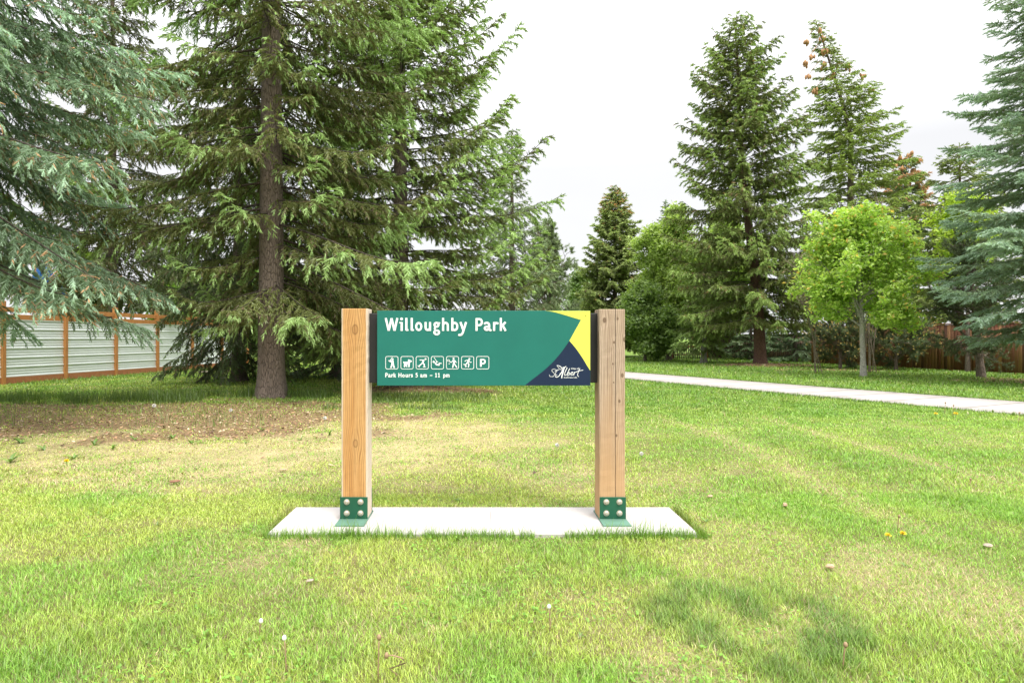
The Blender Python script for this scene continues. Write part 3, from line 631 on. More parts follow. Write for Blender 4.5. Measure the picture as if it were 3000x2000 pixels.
broadleaf('bright yellow green maple with a slim whitish trunk beside the path', gx(2530, 21.9), 21.9, 5.75, 1.5, table((1.3, 1.3), (2.2, 2.0), (3.4, 2.15), (4.6, 1.65), (5.4, 1.0), (5.9, .4)), 31, nl=38, r0=.095, per=13, spread=.12, size=.066,
          cols=((.28, .47, .08), (.47, .66, .13), (.64, .76, .20)), name='maple_tree', bark=M_bark_pale, lean=(-.2, 0), cat='maple tree', tipc=((.75, .55, .14), .09))
broadleaf('dense leafy green tree filling the gap right of the sky gap', gx(1960, 38), 38, 8.6, .9, table((0, 2.4), (2, 2.9), (5, 2.5), (7.5, 1.5), (8.6, .5)), 32, nl=46, r0=.16, per=30, spread=.22, size=.10,
          cols=((.24, .34, .07), (.37, .50, .12), (.50, .64, .19)))
broadleaf('leafy green tree mostly hidden behind the largest spruce', gx(2120, 42), 42, 9.6, 1.5, table((0, 2.2), (3, 2.9), (7, 2.4), (9.6, .6)), 33, nl=34, r0=.16, per=24, spread=.24, size=.11, cols=((.20, .30, .06), (.32, .45, .10), (.42, .55, .15)))
broadleaf('low dark green bushy tree near the small picket fence', gx(1890, 36), 36, 4.2, .3, table((0, 1.7), (2, 1.9), (4.2, .5)), 34, nl=30, r0=.09, per=26, spread=.2, size=.09, cols=((.13, .22, .05), (.22, .33, .08), (.3, .42, .11)))
broadleaf('small bright green bush between the grey pine and the olive spruce', gx(1700, 52), 52, 6.4, .5, table((0, 2), (3, 2.1), (6.4, .5)), 35, nl=22, r0=.1, per=22, spread=.25, size=.13, cols=((.09, .17, .03), (.2, .32, .06)))
broadleaf('tall yellow green tree seen through the blue spruce boughs', gx(2835, 25), 25, 6.9, 3.2, table((3, .7), (5.5, 1.1), (6.9, .5)), 36, nl=20, r0=.08, per=8, spread=.2, size=.08, cols=((.24, .40, .04), (.4, .55, .06), (.55, .64, .10)))
bl = 'leafy trees beyond the corrugated fence'
broadleaf('light green leafy tree beyond the corrugated fence above its far posts', gx(520, 38), 38, 5.3, .6, table((0, 1.5), (3, 2.3), (5.3, .8)), 37, nl=26, r0=.12, per=24, spread=.25, size=.11, cols=((.12, .24, .03), (.26, .42, .06)), group=bl)
broadleaf('yellow green bush beyond the corrugated fence beside the blue tarp', gx(250, 29), 29, 4.9, .6, table((0, 1.3), (3, 1.7), (4.9, .8)), 38, nl=22, r0=.1, per=24, spread=.22, size=.10, cols=((.14, .25, .03), (.3, .42, .06)), group=bl)
broadleaf('green leafy tree behind the dark low spruce, past the fence end', gx(700, 43), 43, 6.5, .6, table((0, 2.2), (3, 3), (6.5, .8)), 39, nl=28, r0=.12, per=24, spread=.3, size=.13, cols=((.10, .2, .03), (.2, .34, .06)), group=bl)
broadleaf('green leafy tree far behind the left sign post', gx(930, 44), 44, 6.0, .4, table((0, 2.6), (3, 3.4), (6.0, .8)), 40, nl=30, r0=.12, per=24, spread=.3, size=.13, cols=((.08, .16, .03), (.17, .29, .05)), group=bl)
mg = 'mugo pines in front of the brown board fence'
pine('sprawling dark pine with yellow candle shoots left of the maple trunk', gx(2462, 27.5), 27.5, 2.6, .25, table((0, 1.0), (1.2, 1.35), (2.6, .7)), 41, nl=20, r0=.07, K=22, nlen=.11, nw=.02, col=(.13, .17, .08), tip=((.62, .48, .18), .40), group=mg)
pine('sprawling dark pine with yellow candle shoots right of the maple trunk', gx(2625, 26.2), 26.2, 2.3, .2, table((0, 1.3), (1.2, 1.55), (2.3, .8)), 42, nl=22, r0=.07, K=22, nlen=.11, nw=.02, col=(.13, .17, .08), tip=((.62, .46, .18), .34), group=mg)
pine('tall dark ragged pine standing just left of the blue spruce', gx(2875, 21.6), 21.6, 4.9, .75, table((0, 1.0), (1.5, 1.5), (3.2, 1.5), (4.9, .6)), 43, nl=28, r0=.12, K=24, nlen=.09, nw=.016, col=(.115, .15, .075), lean=(-.5, 0))

# bare twigs of a dying shrub showing above and beside the maple
def bare(label, x, y, spots, seed, group):
    rg = rng(seed); b = MB()
    root = empty('bare_shrub', (x, y, 0)); tag(root, label, 'shrub', group)
    for (tx, tz) in spots:
        p0 = Vector((rg.normal() * .1, rg.normal() * .1, 0)); p3 = Vector((tx, rg.normal() * .4, tz)); p1 = Vector((tx * .35 + rg.normal() * .1, 0, tz * .55))
        pp = [p0 * ((1 - t) ** 2) + p1 * (2 * t * (1 - t)) + p3 * (t * t) for t in [i / 7 for i in range(8)]]
        b.tube(pp, [.010 * (1 - t) + .008 for t in [i / 7 for i in range(8)]], 5)
        for q in range(16):
            k = pp[rg.integers(4, 8)]; d = Vector((rg.normal() * .5, rg.normal() * .5, rg.uniform(.1, 1))).normalized(); l = rg.uniform(.3, .9)
            b.tube([k, k + d * l * .5 + Vector(rg.normal(size=3)) * .05, k + d * l + Vector(rg.normal(size=3)) * .12 + Vector((0, 0, .08))], [.012, .009, .006], 3)
    b.build('stems', M_twig, root); return root
bare('leafless pale twiggy shrub rising above the yellow green maple', gx(2540, 24.5), 24.5, [(-.5, 5.6), (0, 6.2), (.5, 5.9), (.9, 5.3), (.2, 5.4), (-.1, 5.8), (1.3, 4.9), (.8, 6.0), (.4, 6.3)], 3, 'leafless shrubs behind the maple')
bare('leafless pale shrub poking out at the left side of the maple', gx(2395, 24), 24, [(-.4, 3.6), (-.9, 3.9), (-.6, 4.2), (-.2, 4.3), (-.8, 3.3)], 4, 'leafless shrubs behind the maple')
# ------------------------------------------------------------ park sign
def wood(name, base, dark, pale, knots, crack=None, lowtint=None, grey=None, kd=.3):
    g = G(name); tcn = g.n('ShaderNodeTexCoord').outputs['Object']; s = g.n('ShaderNodeSeparateXYZ', {0: tcn}); x, y_, z = s.outputs
    dx = None; kn = None; ring = None
    for (kx, kz, kr) in knots:
        a = g.math('SUBTRACT', x, kx); b = g.math('MULTIPLY', g.math('SUBTRACT', z, kz), .62)
        d = g.math('SQRT', g.math('ADD', g.math('MULTIPLY', a, a), g.math('MULTIPLY', b, b)))
        near = g.math('POWER', 2.718, g.math('MULTIPLY', g.math('MULTIPLY', d, d), -1 / (2 * (kr * 2.2) ** 2)))
        t = g.math('MULTIPLY', g.math('MULTIPLY', a, near), -.72); dx = t if dx is None else g.math('ADD', dx, t)
        q = g.rampf(d, kr * .75, kr * 1.15, 1, 0); kn = q if kn is None else g.math('MAXIMUM', kn, q)
        rr = g.math('MULTIPLY', g.rampf(d, kr * .7, kr * .95, 0, 1), g.rampf(d, kr * .95, kr * 1.3, 1, 0)); ring = rr if ring is None else g.math('MAXIMUM', ring, rr)
    xx = g.math('ADD', x, dx) if dx else x
    v = g.n('ShaderNodeCombineXYZ', {0: xx, 1: y_, 2: z}).outputs[0]
    def mp(sc): return g.n('ShaderNodeMapping', {'Vector': v, 'Scale': sc}).outputs[0]
    big = g.noise(mp((16, 16, .9)), 1, 3, .5, .3); fine = g.noise(mp((210, 210, 5)), 1, 3, .6); mid = g.noise(mp((70, 70, 1.6)), 1, 4, .65, .2)
    wv = g.n('ShaderNodeTexWave', {'Vector': mp((1, 1, .08)), 'Scale': 22, 'Distortion': 5.5, 'Detail': 3, 'Detail Scale': 1.2}).outputs['Fac']
    col = g.mixc(g.rampf(big, .35, .68), base, pale); col = g.mixc(g.rampf(wv, .72, .98, 0, .55), col, dark)
    col = g.mixc(g.rampf(mid, .56, .74, 0, .6), col, dark); col = g.mixc(g.rampf(fine, .45, .75, 0, .4), col, tuple(q * .8 for q in dark))
    sp = g.noise(mp((260, 260, 90)), 1, 1); col = g.mixc(g.rampf(sp, .70, .76, 0, .55), col, dark)
    if lowtint: col = g.mixc(g.rampf(g.math('ADD', z, g.math('MULTIPLY', big, .5)), .55, 1.35, .75, 0), col, lowtint)
    if grey:
        ex = g.math('ABSOLUTE', x); col = g.mixc(g.rampf(g.math('ADD', ex, g.math('MULTIPLY', mid, .02)), .087, .096, 0, .85), col, grey)
        col = g.mixc(g.rampf(y_, -.085, -.07, 0, .9), col, grey)
    if kn is not None: col = g.mixc(g.math('MULTIPLY', kn, kd), col, dark); col = g.mixc(g.math('MULTIPLY', ring, .45), col, tuple(q * .3 for q in dark))
    hh = g.math('ADD', mid, g.math('MULTIPLY', fine, .5))
    if crack is not None:
        wob = g.math('MULTIPLY', g.math('SUBTRACT', g.noise(mp((1, 1, 7)), 1, 4), .5), .012)
        c_ = g.rampf(g.math('ABSOLUTE', g.math('SUBTRACT', g.math('ADD', x, wob), crack)), .001, .003, 1, 0)
        front = g.rampf(y_, -.08, -.07, 1, 0); c_ = g.math('MULTIPLY', c_, front)
        col = g.mixc(g.math('MULTIPLY', c_, .9), col, (.03, .02, .015)); hh = g.math('SUBTRACT', hh, g.math('MULTIPLY', c_, 2))
    return g.pbr(col, .82, g.bump(hh, .45, .004), spec=.2)

DP = 4.53; S = F / DP
sign = empty('park_sign', (0, DP, 0)); tag(sign, 'wooden post park sign with green panel reading Willoughby Park', 'sign')
SLZ = .03
M_w1 = wood('orange_cedar', (.50, .255, .085), (.22, .10, .035), (.60, .36, .15), [(.005, 1.36, .020), (.008, .565, .016)], grey=(.62, .52, .42))
M_w2 = wood('weathered_cedar', (.39, .285, .20), (.15, .095, .06), (.48, .37, .275), [(-.055, 1.425, .011), (.038, 1.435, .006), (.012, 1.27, .006), (.004, 1.12, .005), (.085, 1.29, .010), (.07, 1.04, .009), (.05, .86, .007), (.03, .62, .006), (.01, .99, .004)], crack=.022, kd=.85, lowtint=(.50, .30, .145))
def post_mesh(x0, x1, top, mat, seed):
    cx = (x0 + x1) / 2; hw = (x1 - x0) / 2; hd = .0925; b = .007; rg = rng(seed); v = []; f = []; zs = np.linspace(SLZ + .012, top, 40)
    pr = [(-hw, -hd + b), (-hw + b, -hd), (-.02, -hd), (.02, -hd), (hw - b, -hd), (hw, -hd + b), (hw, hd - b), (hw - b, hd), (-hw + b, hd), (-hw, hd - b)]
    n = len(pr)
    for i, z in enumerate(zs):
        for (px_, py_) in pr: v.append((px_ + rg.normal() * .0006, py_ + rg.normal() * .0006, z))
    k = len(v); v += [(px_ * .97, py_ * .97, top + .003) for px_, py_ in pr]
    for i in range(len(zs)): 
        for j in range(n):
            f.append((i * n + j, i * n + (j + 1) % n, (i + 1) * n + (j + 1) % n, (i + 1) * n + j))
    f.append(tuple(range(len(zs) * n, len(zs) * n + n))); f.append(tuple(range(n - 1, -1, -1)))
    b_ = MB(); b_.add(v, f); o = b_.build('post', mat, sign); o.location = (cx, hd, 0); return o
XL0, XL1 = (1000 - PX) / S, (1076.5 - PX) / S; XR0, XR1 = (1756 - PX) / S, (1831.5 - PX) / S
TL, TR = CH + (PY - 905) / S, CH + (PY - 907) / S
p1 = post_mesh(XL0, XL1, TL, M_w1, 1); p1['label'] = 'orange brown cedar post with two round knots'
p2 = post_mesh(XR0, XR1, TR, M_w2, 2); p2['label'] = 'greyed cedar post with a long centre crack and small knots'

def paint(name, col, rough=.35, var=.08, spec=.4):
    g = G(name); n1 = g.noise(g.obj(), 3.5, 4, .6); n2 = g.noise(g.obj(), 60, 3, .6)
    c = g.mixc(g.rampf(n1, .3, .7), tuple(q * (1 - var) for q in col), tuple(q * (1 + var) for q in col))
    c = g.mixc(g.rampf(n2, .68, .75, 0, .25), c, tuple(min(1, q * 1.6 + .03) for q in col))
    return g.pbr(c, rough, g.bump(n2, .05, .001), spec=spec)
M_green = paint('sign_green_vinyl', (.012, .150, .118), .5, .06, .3); M_yel = paint('sign_yellow_vinyl', (.70, .72, .10), .4, .03); M_navy = paint('sign_navy_vinyl', (.010, .022, .055), .5, .06, .25)
M_white = paint('sign_white_vinyl', (.82, .84, .83), .45, .02); M_black = paint('black_painted_steel', (.022, .021, .021), .45, .12); M_gplate = paint('dark_green_steel', (.012, .085, .045), .42, .15)
M_gbase = paint('dusty_sky_paled_green_steel', (.10, .20, .145), .6, .3)  # base plate green, paled in its colour for dust and the reflected sky
g = G('galvanised_bolt'); nn1 = g.noise(g.obj(), 220, 3); M_bolt = g.pbr(g.mixc(nn1, (.38, .34, .27), (.66, .60, .50)), .5, g.bump(nn1, .4, .002), .55)

# black box beam behind the panel, let into the posts
yb = .075
MB().box(XL1 - .02, XR0 + .02, yb, yb + .10, CH - (1121 - PY) / F * (DP + yb), CH - (917.5 - PY) / F * (DP + yb), .003).build('beam', M_black, sign)
# panel, parallel to the beam
YP = .02; SP = F / (DP + YP)
def pp(px, py): return ((px - PX) / SP, CH - (py - PY) / SP)
(x0, z1), (x1, z0) = pp(1105, 910), pp(1729.5, 1129)
pan = MB().box(x0, x1, YP, YP + .028, z0, z1, .0012); panel = pan.build('panel', M_green, sign)
MB().box(x0 + .1, x1 - .1, YP + .0275, yb + .0005, z0 + .12, z1 - .12).build('mounting_spacer', M_black, sign)
def curve_pts(c, n=6):
    c = [np.array(q, float) for q in c]; out = []
    for i in range(len(c) - 1):
        a, b_, d, e = c[max(i - 1, 0)], c[i], c[i + 1], c[min(i + 2, len(c) - 1)]
        for t in np.linspace(0, 1, n, endpoint=False): out.append(tuple(.5 * (2 * b_ + (d - a) * t + (2 * a - 5 * b_ + 4 * d - e) * t * t + (3 * b_ - a - 3 * d + e) * t ** 3)))
    return out + [tuple(c[-1])]
yn = curve_pts([(1668, 998), (1687.6, 1021), (1706, 1047.5), (1719, 1069), (1729, 1085)])
gn = curve_pts([(1668, 998), (1656, 1016), (1639.5, 1037.6), (1621, 1059), (1600, 1079), (1580, 1095.6), (1565, 1107), (1552, 1117), (1538, 1128.3)])
gy = curve_pts([(1598, 910.6), (1616, 912.5), (1641, 918.6), (1680, 930.5), (1702, 937)])
yel = gy + [(1702, 937)] + yn + [(1729, 910.6)]
MB().prism([pp(*q) for q in yel], YP - .0012, YP + .001).build('yellow_graphic', M_yel, panel)
MB().prism([pp(*q) for q in yn + [(1729, 1128.3)] + gn[::-1]], YP - .0012, YP + .001).build('navy_graphic', M_navy, panel)
MB().disc(*pp(1716, 924.5), .0035, YP - .003, YP, 10).build('rivet', M_black, panel)
# vinyl strokes
class Strokes:
    def __init__(s): s.b = MB(); s.k = 0
    def y(s): s.k += 1; return YP - .0016 - .00006 * (s.k % 37)
    def line(s, pts, w, caps=True):
        P_ = [Vector(q) for q in pts]
        for a, b_ in zip(P_[:-1], P_[1:]):
            if (b_ - a).length < 1e-6: continue
            d = (b_ - a).normalized(); n_ = Vector((-d.y, d.x)) * w / 2; s.b.prism([pp(*q) for q in (a + n_, b_ + n_, b_ - n_, a - n_)], s.y(), YP + .0005)
        for a in (P_ if caps else P_[1:-1]): s.dot(a[0], a[1], w / 2, 10)
    def dot(s, x, y, r_, n_=16): s.b.prism([pp(x + r_ * math.cos(2 * math.pi * i / n_), y + r_ * math.sin(2 * math.pi * i / n_)) for i in range(n_)], s.y(), YP + .0005)
    def poly(s, pts): s.b.prism([pp(*q) for q in pts], s.y(), YP + .0005)
    def ring(s, outl, w):
        n_ = len(outl); yy = s.y(); v = []; f = []
        P_ = [Vector(q) for q in outl]
        for i, q in enumerate(P_):
            d = (P_[(i + 1) % n_] - P_[i - 1]).normalized(); nr_ = Vector((-d.y, d.x)) * w / 2
            (ax, az), (bx, bz) = pp(*(q + nr_)), pp(*(q - nr_)); v += [(ax, yy, az), (bx, yy, bz)]
        for i in range(n_): j = (i + 1) % n_; f.append((2 * i, 2 * i + 1, 2 * j + 1, 2 * j))
        s.b.add(v, f)
    def build(s, name): return s.b.build(name, M_white, panel)
def z7(x, y): return (1100 + x / 6.19, 1030 + y / 6.19)
def rrect(x0, y0, x1, y1, r_, n_=6):
    o = []
    for cx, cy, a0 in ((x1 - r_, y0 + r_, -90), (x1 - r_, y1 - r_, 0), (x0 + r_, y1 - r_, 90), (x0 + r_, y0 + r_, 180)):
        for i in range(n_ + 1): a = R(a0 + 90 * i / n_); o.append((cx + r_ * math.cos(a), cy + r_ * math.sin(a)))
    return o
icons = [
 ([('d', 312, 136, 17), ('l', [(260, 168), (306, 98)], 9), ('l', [(244, 162), (272, 182), (302, 162)], 17), ('l', [(262, 160), (300, 158)], 12), ('p', [(288, 155), (328, 158), (332, 215), (354, 294), (327, 294), (310, 236), (293, 294), (268, 294), (290, 215)])]),
 ([('p', [(498, 170), (512, 184), (588, 180), (595, 136), (618, 146), (662, 166), (655, 184), (628, 190), (624, 226), (618, 280), (596, 280), (596, 238), (562, 234), (578, 268), (572, 282), (548, 262), (540, 244), (536, 280), (514, 280), (518, 218), (504, 192)])]),
 ([('d', 908, 133, 17), ('l', [(806, 149), (872, 152)], 15), ('l', [(874, 158), (852, 204)], 30), ('l', [(852, 204), (886, 226), (884, 268)], 20), ('l', [(866, 277), (912, 274)], 9), ('l', [(848, 208), (786, 264)], 19), ('l', [(764, 252), (800, 280)], 9)]),
 ([('l', [(1064, 106), (1118, 186)], 9), ('d', 1056, 183, 19), ('l', [(1086, 208), (1112, 236), (1152, 240)], 27), ('l', [(1142, 234), (1160, 208), (1194, 211)], 17), ('l', [(1098, 196), (1132, 180)], 11)]),
 ([('d', 1416, 122, 17), ('d', 1338, 217, 9), ('l', [(1338, 172), (1372, 192), (1402, 166)], 13), ('p', [(1394, 150), (1436, 148), (1446, 170), (1438, 214), (1404, 216), (1406, 176)]), ('l', [(1440, 162), (1466, 196)], 14), ('l', [(1414, 214), (1401, 284)], 20), ('l', [(1426, 212), (1472, 280)], 20), ('r', 1324, 157, 17)]),
 ([('d', 1703, 131, 17), ('l', [(1690, 158), (1666, 204)], 28), ('l', [(1622, 172), (1646, 156), (1684, 154)], 13), ('l', [(1694, 160), (1714, 192), (1740, 190)], 12), ('l', [(1668, 204), (1696, 226), (1685, 276)], 19), ('l', [(1660, 206), (1638, 234), (1602, 230)], 16), ('d', 1637, 262, 16)]),
 ([('l', [(1911, 146), (1911, 258)], 33), ('l', [(1915, 144), (1960, 144), (1980, 154), (1988, 180), (1980, 204), (1960, 214), (1915, 214)], 27)]),
]
bx = [(180, 415), (457, 690), (732, 965), (1007, 1240), (1282, 1512), (1555, 1787), (1828, 2062)]
names = ['batter', 'dog', 'skater', 'swing', 'tennis', 'football', 'parking']
for (a, b_), ic in zip(bx, icons):
    s = Strokes(); s.ring([z7(*q) for q in rrect(a + 5, 85, b_ - 5, 312, 30)], 9.5 / 6.19)
    for e in ic:
        if e[0] == 'd': x_, y_ = z7(e[1], e[2]); s.dot(x_, y_, e[3] / 6.19)
        elif e[0] == 'l': s.line([z7(*q) for q in e[1]], e[2] / 6.19)
        elif e[0] == 'p': s.poly([z7(*q) for q in e[1]])
        else: x_, y_ = z7(e[1], e[2]); s.ring([(x_ + e[3] / 6.19 * math.cos(i * .4488), y_ + e[3] / 6.19 * math.sin(i * .4488)) for i in range(14)], 8 / 6.19)
    s.build('pictogram')
# lettering
def word(txt, xa, xb, ybase, cap, bold, name, shear=0, y=-.0018):
    cu = bpy.data.curves.new('t', 'FONT'); cu.body = txt; cu.size = 1; cu.offset = bold; cu.shear = shear; cu.resolution_u = 5; cu.extrude = .0004
    o = bpy.data.objects.new('t', cu); C.objects.link(o); dg = bpy.context.evaluated_depsgraph_get(); me = bpy.data.meshes.new_from_object(o.evaluated_get(dg))
    bpy.data.objects.remove(o); co = np.empty(len(me.vertices) * 3); me.vertices.foreach_get('co', co); co = co.reshape(-1, 3)
    (ax, az), (bx_, _) = pp(xa, ybase), pp(xb, ybase)
    sx = (bx_ - ax) / (co[:, 0].max() - co[:, 0].min()); sz = cap / SP / .729
    out = np.stack([ax + (co[:, 0] - co[:, 0].min()) * sx, YP + y - co[:, 2], az + co[:, 1] * sz], -1)
    me.vertices.foreach_set('co', out.ravel()); me.update(); me.materials.clear()
    return me
def words(lst, name):
    import bmesh
    bm = bmesh.new()
    for a in lst: me = word(*a, name); bm.from_mesh(me)
    me = bpy.data.meshes.new(name); bm.to_mesh(me); return link(name, me, M_white, panel)
GL = {
 'W': [([(48, 470), (158, 8)], 0), ([(158, 8), (262, 462)], 0), ([(262, 462), (368, 8)], 0), ([(368, 8), (474, 470)], 0)],
 'i': [([(85, 322), (85, 0)], 0), ([(0, 298), (85, 298)], 50), ('dot', 80, 435, 52)], 'l': [([(41, 475), (41, 14)], 0), ([(30, 32), (118, 32)], 62)],
 'o': [('ring', 132, 160, 93, 129)], 'u': [([(41, 322), (41, 130), (58, 62), (110, 34), (160, 44), (200, 90)], 1), ([(204, 322), (204, 0)], 0)],
 'g': [('ring', 122, 222, 74, 72), ([(140, 292), (258, 290)], 48), ([(84, 152), (52, 96), (66, 42)], 58), ('ring', 130, -56, 90, 70)],
 'h': [([(41, 475), (41, 0)], 0), ([(50, 236), (100, 288), (160, 288), (206, 240), (213, 170), (213, 0)], 1)],
 'b': [([(41, 475), (41, 0)], 0), ([(48, 250), (105, 288), (170, 280), (214, 215), (214, 105), (168, 42), (108, 32), (46, 60)], 1)],
 'y': [([(42, 322), (152, 10)], 0), ([(248, 322), (160, 40), (124, -70), (84, -130), (40, -148), (-18, -148)], 1)],
 'P': [([(41, 466), (41, 0)], 0), ([(41, 428), (140, 430), (206, 402), (234, 325), (208, 240), (145, 208), (60, 208)], 1)],
 'a': [([(30, 262), (82, 290), (146, 290), (190, 248), (200, 170), (200, 80), (220, 36), (262, 22)], 1), ('ring', 112, 94, 76, 58)],
 'r': [([(41, 322), (41, 0)], 0), ([(52, 226), (98, 286), (188, 270)], 1)], 'k': [([(41, 475), (41, 0)], 0), ([(58, 160), (214, 322)], 0), ([(104, 205), (218, 0)], 0)],
 'H': [([(41, 470), (41, 0)], 0), ([(292, 470), (292, 0)], 0), ([(41, 240), (292, 240)], 0)], 's': [([(190, 272), (110, 298), (50, 248), (90, 182), (160, 144), (186, 88), (130, 32), (22, 44)], 1)],
 '5': [([(215, 432), (66, 432)], 0), ([(66, 448), (60, 272), (140, 278), (205, 205), (196, 96), (126, 36), (20, 46)], 1)],
 'm': [([(41, 322), (41, 0)], 0), ([(50, 236), (96, 288), (146, 286), (180, 235), (184, 170), (184, 0)], 1), ([(195, 236), (240, 288), (290, 286), (326, 235), (330, 170), (330, 0)], 1)],
 '1': [([(16, 372), (124, 440)], 0), ([(118, 462), (118, 0)], 0), ([(20, 34), (216, 34)], 66)], 'p': [([(41, 322), (41, -140)], 0), ([(48, 250), (105, 288), (170, 280), (214, 215), (214, 105), (168, 42), (108, 32), (46, 60)], 1)], '-': [([(0, 196), (270, 196)], 0)]}
def lettering(chars, base, k, w, name='lettering'):
    s = Strokes()
    def T(x0, q): return (x0 + q[0] * k, base - q[1] * k)
    for ch, x0 in chars:
        for g_ in GL[ch]:
            if g_[0] == 'dot': x_, y_ = T(x0, g_[1:3]); s.dot(x_, y_, g_[3] * k, 18)
            elif g_[0] == 'ring': s.ring([T(x0, (g_[1] + g_[3] * math.cos(i * .2618), g_[2] + g_[4] * math.sin(i * .2618))) for i in range(24)], (w - 4) * k)
            else:
                pts = [T(x0, q) for q in (curve_pts(g_[0], 4) if g_[1] == 1 else g_[0])]; s.line(pts, (g_[1] if g_[1] > 1 else w) * k, False)
    return s.build(name)
Q = lambda o, sc, st: [(c, o + x / sc) for c, x in st]
lettering(Q(1120, 12.38, [('W', 78), ('i', 620), ('l', 833), ('l', 1028), ('o', 1192), ('u', 1530), ('g', 1845), ('h', 2165)]) + Q(1300, 12.38, [('b', 272), ('y', 565)]), 969, 1 / 12.5, 77)
lettering(Q(1300, 12.38, [('P', 1150), ('a', 1450), ('r', 1785), ('k', 2030)]), 969, 1 / 12.5, 77)
for wd_ in ([('P', 98), ('a', 195), ('r', 300), ('k', 370)], [('H', 530), ('o', 655), ('u', 765), ('r', 865), ('s', 935)], [('5', 1090)], [('a', 1245), ('m', 1350)], [('-', 1560)], [('1', 1730), ('1', 1825)], [('p', 2000), ('m', 2095)]):
    lettering(Q(1120, 11.2, wd_), 1104.8, 12.7 / 470, 84)
def z8(x, y): return (1550 + x / 6.03, 890 + y / 6.03)
s = Strokes()
def cs(pts, w): s.line([z8(*q) for q in curve_pts(pts, 4)], w / 6.03)
cs([(472, 1162), (448, 1148), (412, 1158), (404, 1184), (430, 1212), (448, 1238), (436, 1270), (402, 1284), (368, 1276), (358, 1252)], 11)
cs([(496, 1180), (476, 1200), (462, 1246), (472, 1262), (490, 1252)], 9); cs([(456, 1192), (486, 1168), (530, 1164)], 8)
cs([(652, 1106), (622, 1122), (592, 1168), (552, 1240), (512, 1284), (478, 1292), (462, 1280)], 12); cs([(622, 1124), (604, 1180), (582, 1262), (576, 1306)], 18)
cs([(540, 1232), (584, 1214), (612, 1216)], 7); cs([(672, 1128), (646, 1180), (622, 1244), (634, 1258), (654, 1248)], 11)
cs([(716, 1142), (694, 1190), (668, 1250), (684, 1262), (712, 1246), (722, 1220), (706, 1212), (684, 1232)], 10)
cs([(742, 1236), (772, 1222), (776, 1204), (756, 1202), (738, 1226), (738, 1254), (758, 1258), (784, 1240)], 9); cs([(806, 1202), (796, 1230), (788, 1260)], 10); cs([(796, 1228), (820, 1204), (842, 1204)], 9)
cs([(896, 1140), (878, 1180), (856, 1240), (858, 1264), (874, 1282)], 10); cs([(838, 1196), (880, 1182), (952, 1168)], 9)
cs([(572, 1162), (530, 1140), (504, 1104), (494, 1086), (540, 1094), (572, 1120), (582, 1150)], 7); cs([(582, 1150), (560, 1118), (524, 1096)], 5); cs([(584, 1156), (590, 1124), (606, 1112), (600, 1140)], 6)
s.build('city_emblem')
words([('City of', *[z8(q, 0)[0] for q in (744, 880)], z8(0, 1153)[1], 4.4, .012), ('Cultivate Life', *[z8(q, 0)[0] for q in (612, 846)], z8(0, 1308)[1], 3.7, .012)], 'lettering')

# dark green post shoes: front and rear plates, a base plate and four bolts each
def shoe(xa, xb, lab):
    tk = .009; zt = CH - (1455.5 - PY) / F * (DP - tk)
    r_ = MB(); r_.box(xa, xb, -tk, -.0008, SLZ + .011, zt, .0012)
    o = r_.build('post_shoe', M_gplate, sign); o['label'] = lab
    MB().box(xa, xb, .1858, .185 + tk, SLZ + .011, zt + .02, .0012).build('rear_plate', M_gplate, o)
    MB().box(xa - .004, xb + .003, -.16, .225, SLZ + .0005, SLZ + .0105, .0012).build('base_plate', M_gbase, o)
    for bxp in (.25, .75):
        for pz_ in (1470.5, 1503.5):
            xx = xa + (xb - xa) * bxp; zz = CH - (pz_ - PY) / F * (DP - .02)
            b_ = MB(); b_.disc(xx, zz, .0205, -tk - .003, -tk + .001, 20)
            b_.tube([(xx, -tk - .002, zz), (xx, -tk - .009, zz), (xx, -tk - .014, zz)], [.017, .0155, .009], 18)
            b_.tube([(xx, -tk - .013, zz), (xx, -tk - .019, zz)], [.0085, .0078], 6); b_.build('bolt', M_bolt, o, False)
shoe(XL0 - .008, XL1 + .002, 'dark green post shoe under the orange post'); shoe(XR0 + .001, XR1 + .004, 'dark green post shoe under the greyed post')

# concrete plinth the sign stands on
gm = G('slab_concrete'); vv = gm.obj(); n1 = gm.noise(vv, 2.2, 5, .6); n2 = gm.noise(vv, 140, 3, .6)
col = gm.mixc(gm.rampf(n1, .3, .7), (.38, .36, .34), (.48, .455, .435)); col = gm.mixc(gm.rampf(n2, .55, .72, 0, .3), col, (.38, .35, .33))
st_ = gm.noise(vv, 9, 4, .6); col = gm.mixc(gm.rampf(st_, .58, .72, 0, .45), col, (.34, .31, .28))
M_slab = gm.pbr(col, .85, gm.bump(n2, .25, .003), spec=.2)
slab = empty('concrete_slab', (.01, 4.56, 0)); tag(slab, 'pale concrete slab in the lawn under the two posts of the sign', 'slab')
MB().box(-1.41, 1.41, -.325, .325, -.12, SLZ, .010).build('slab', M_slab, slab)
MB().box(.055, .059, -.12, .20, SLZ - .01, SLZ + .0006).build('crack', M_joint, slab)

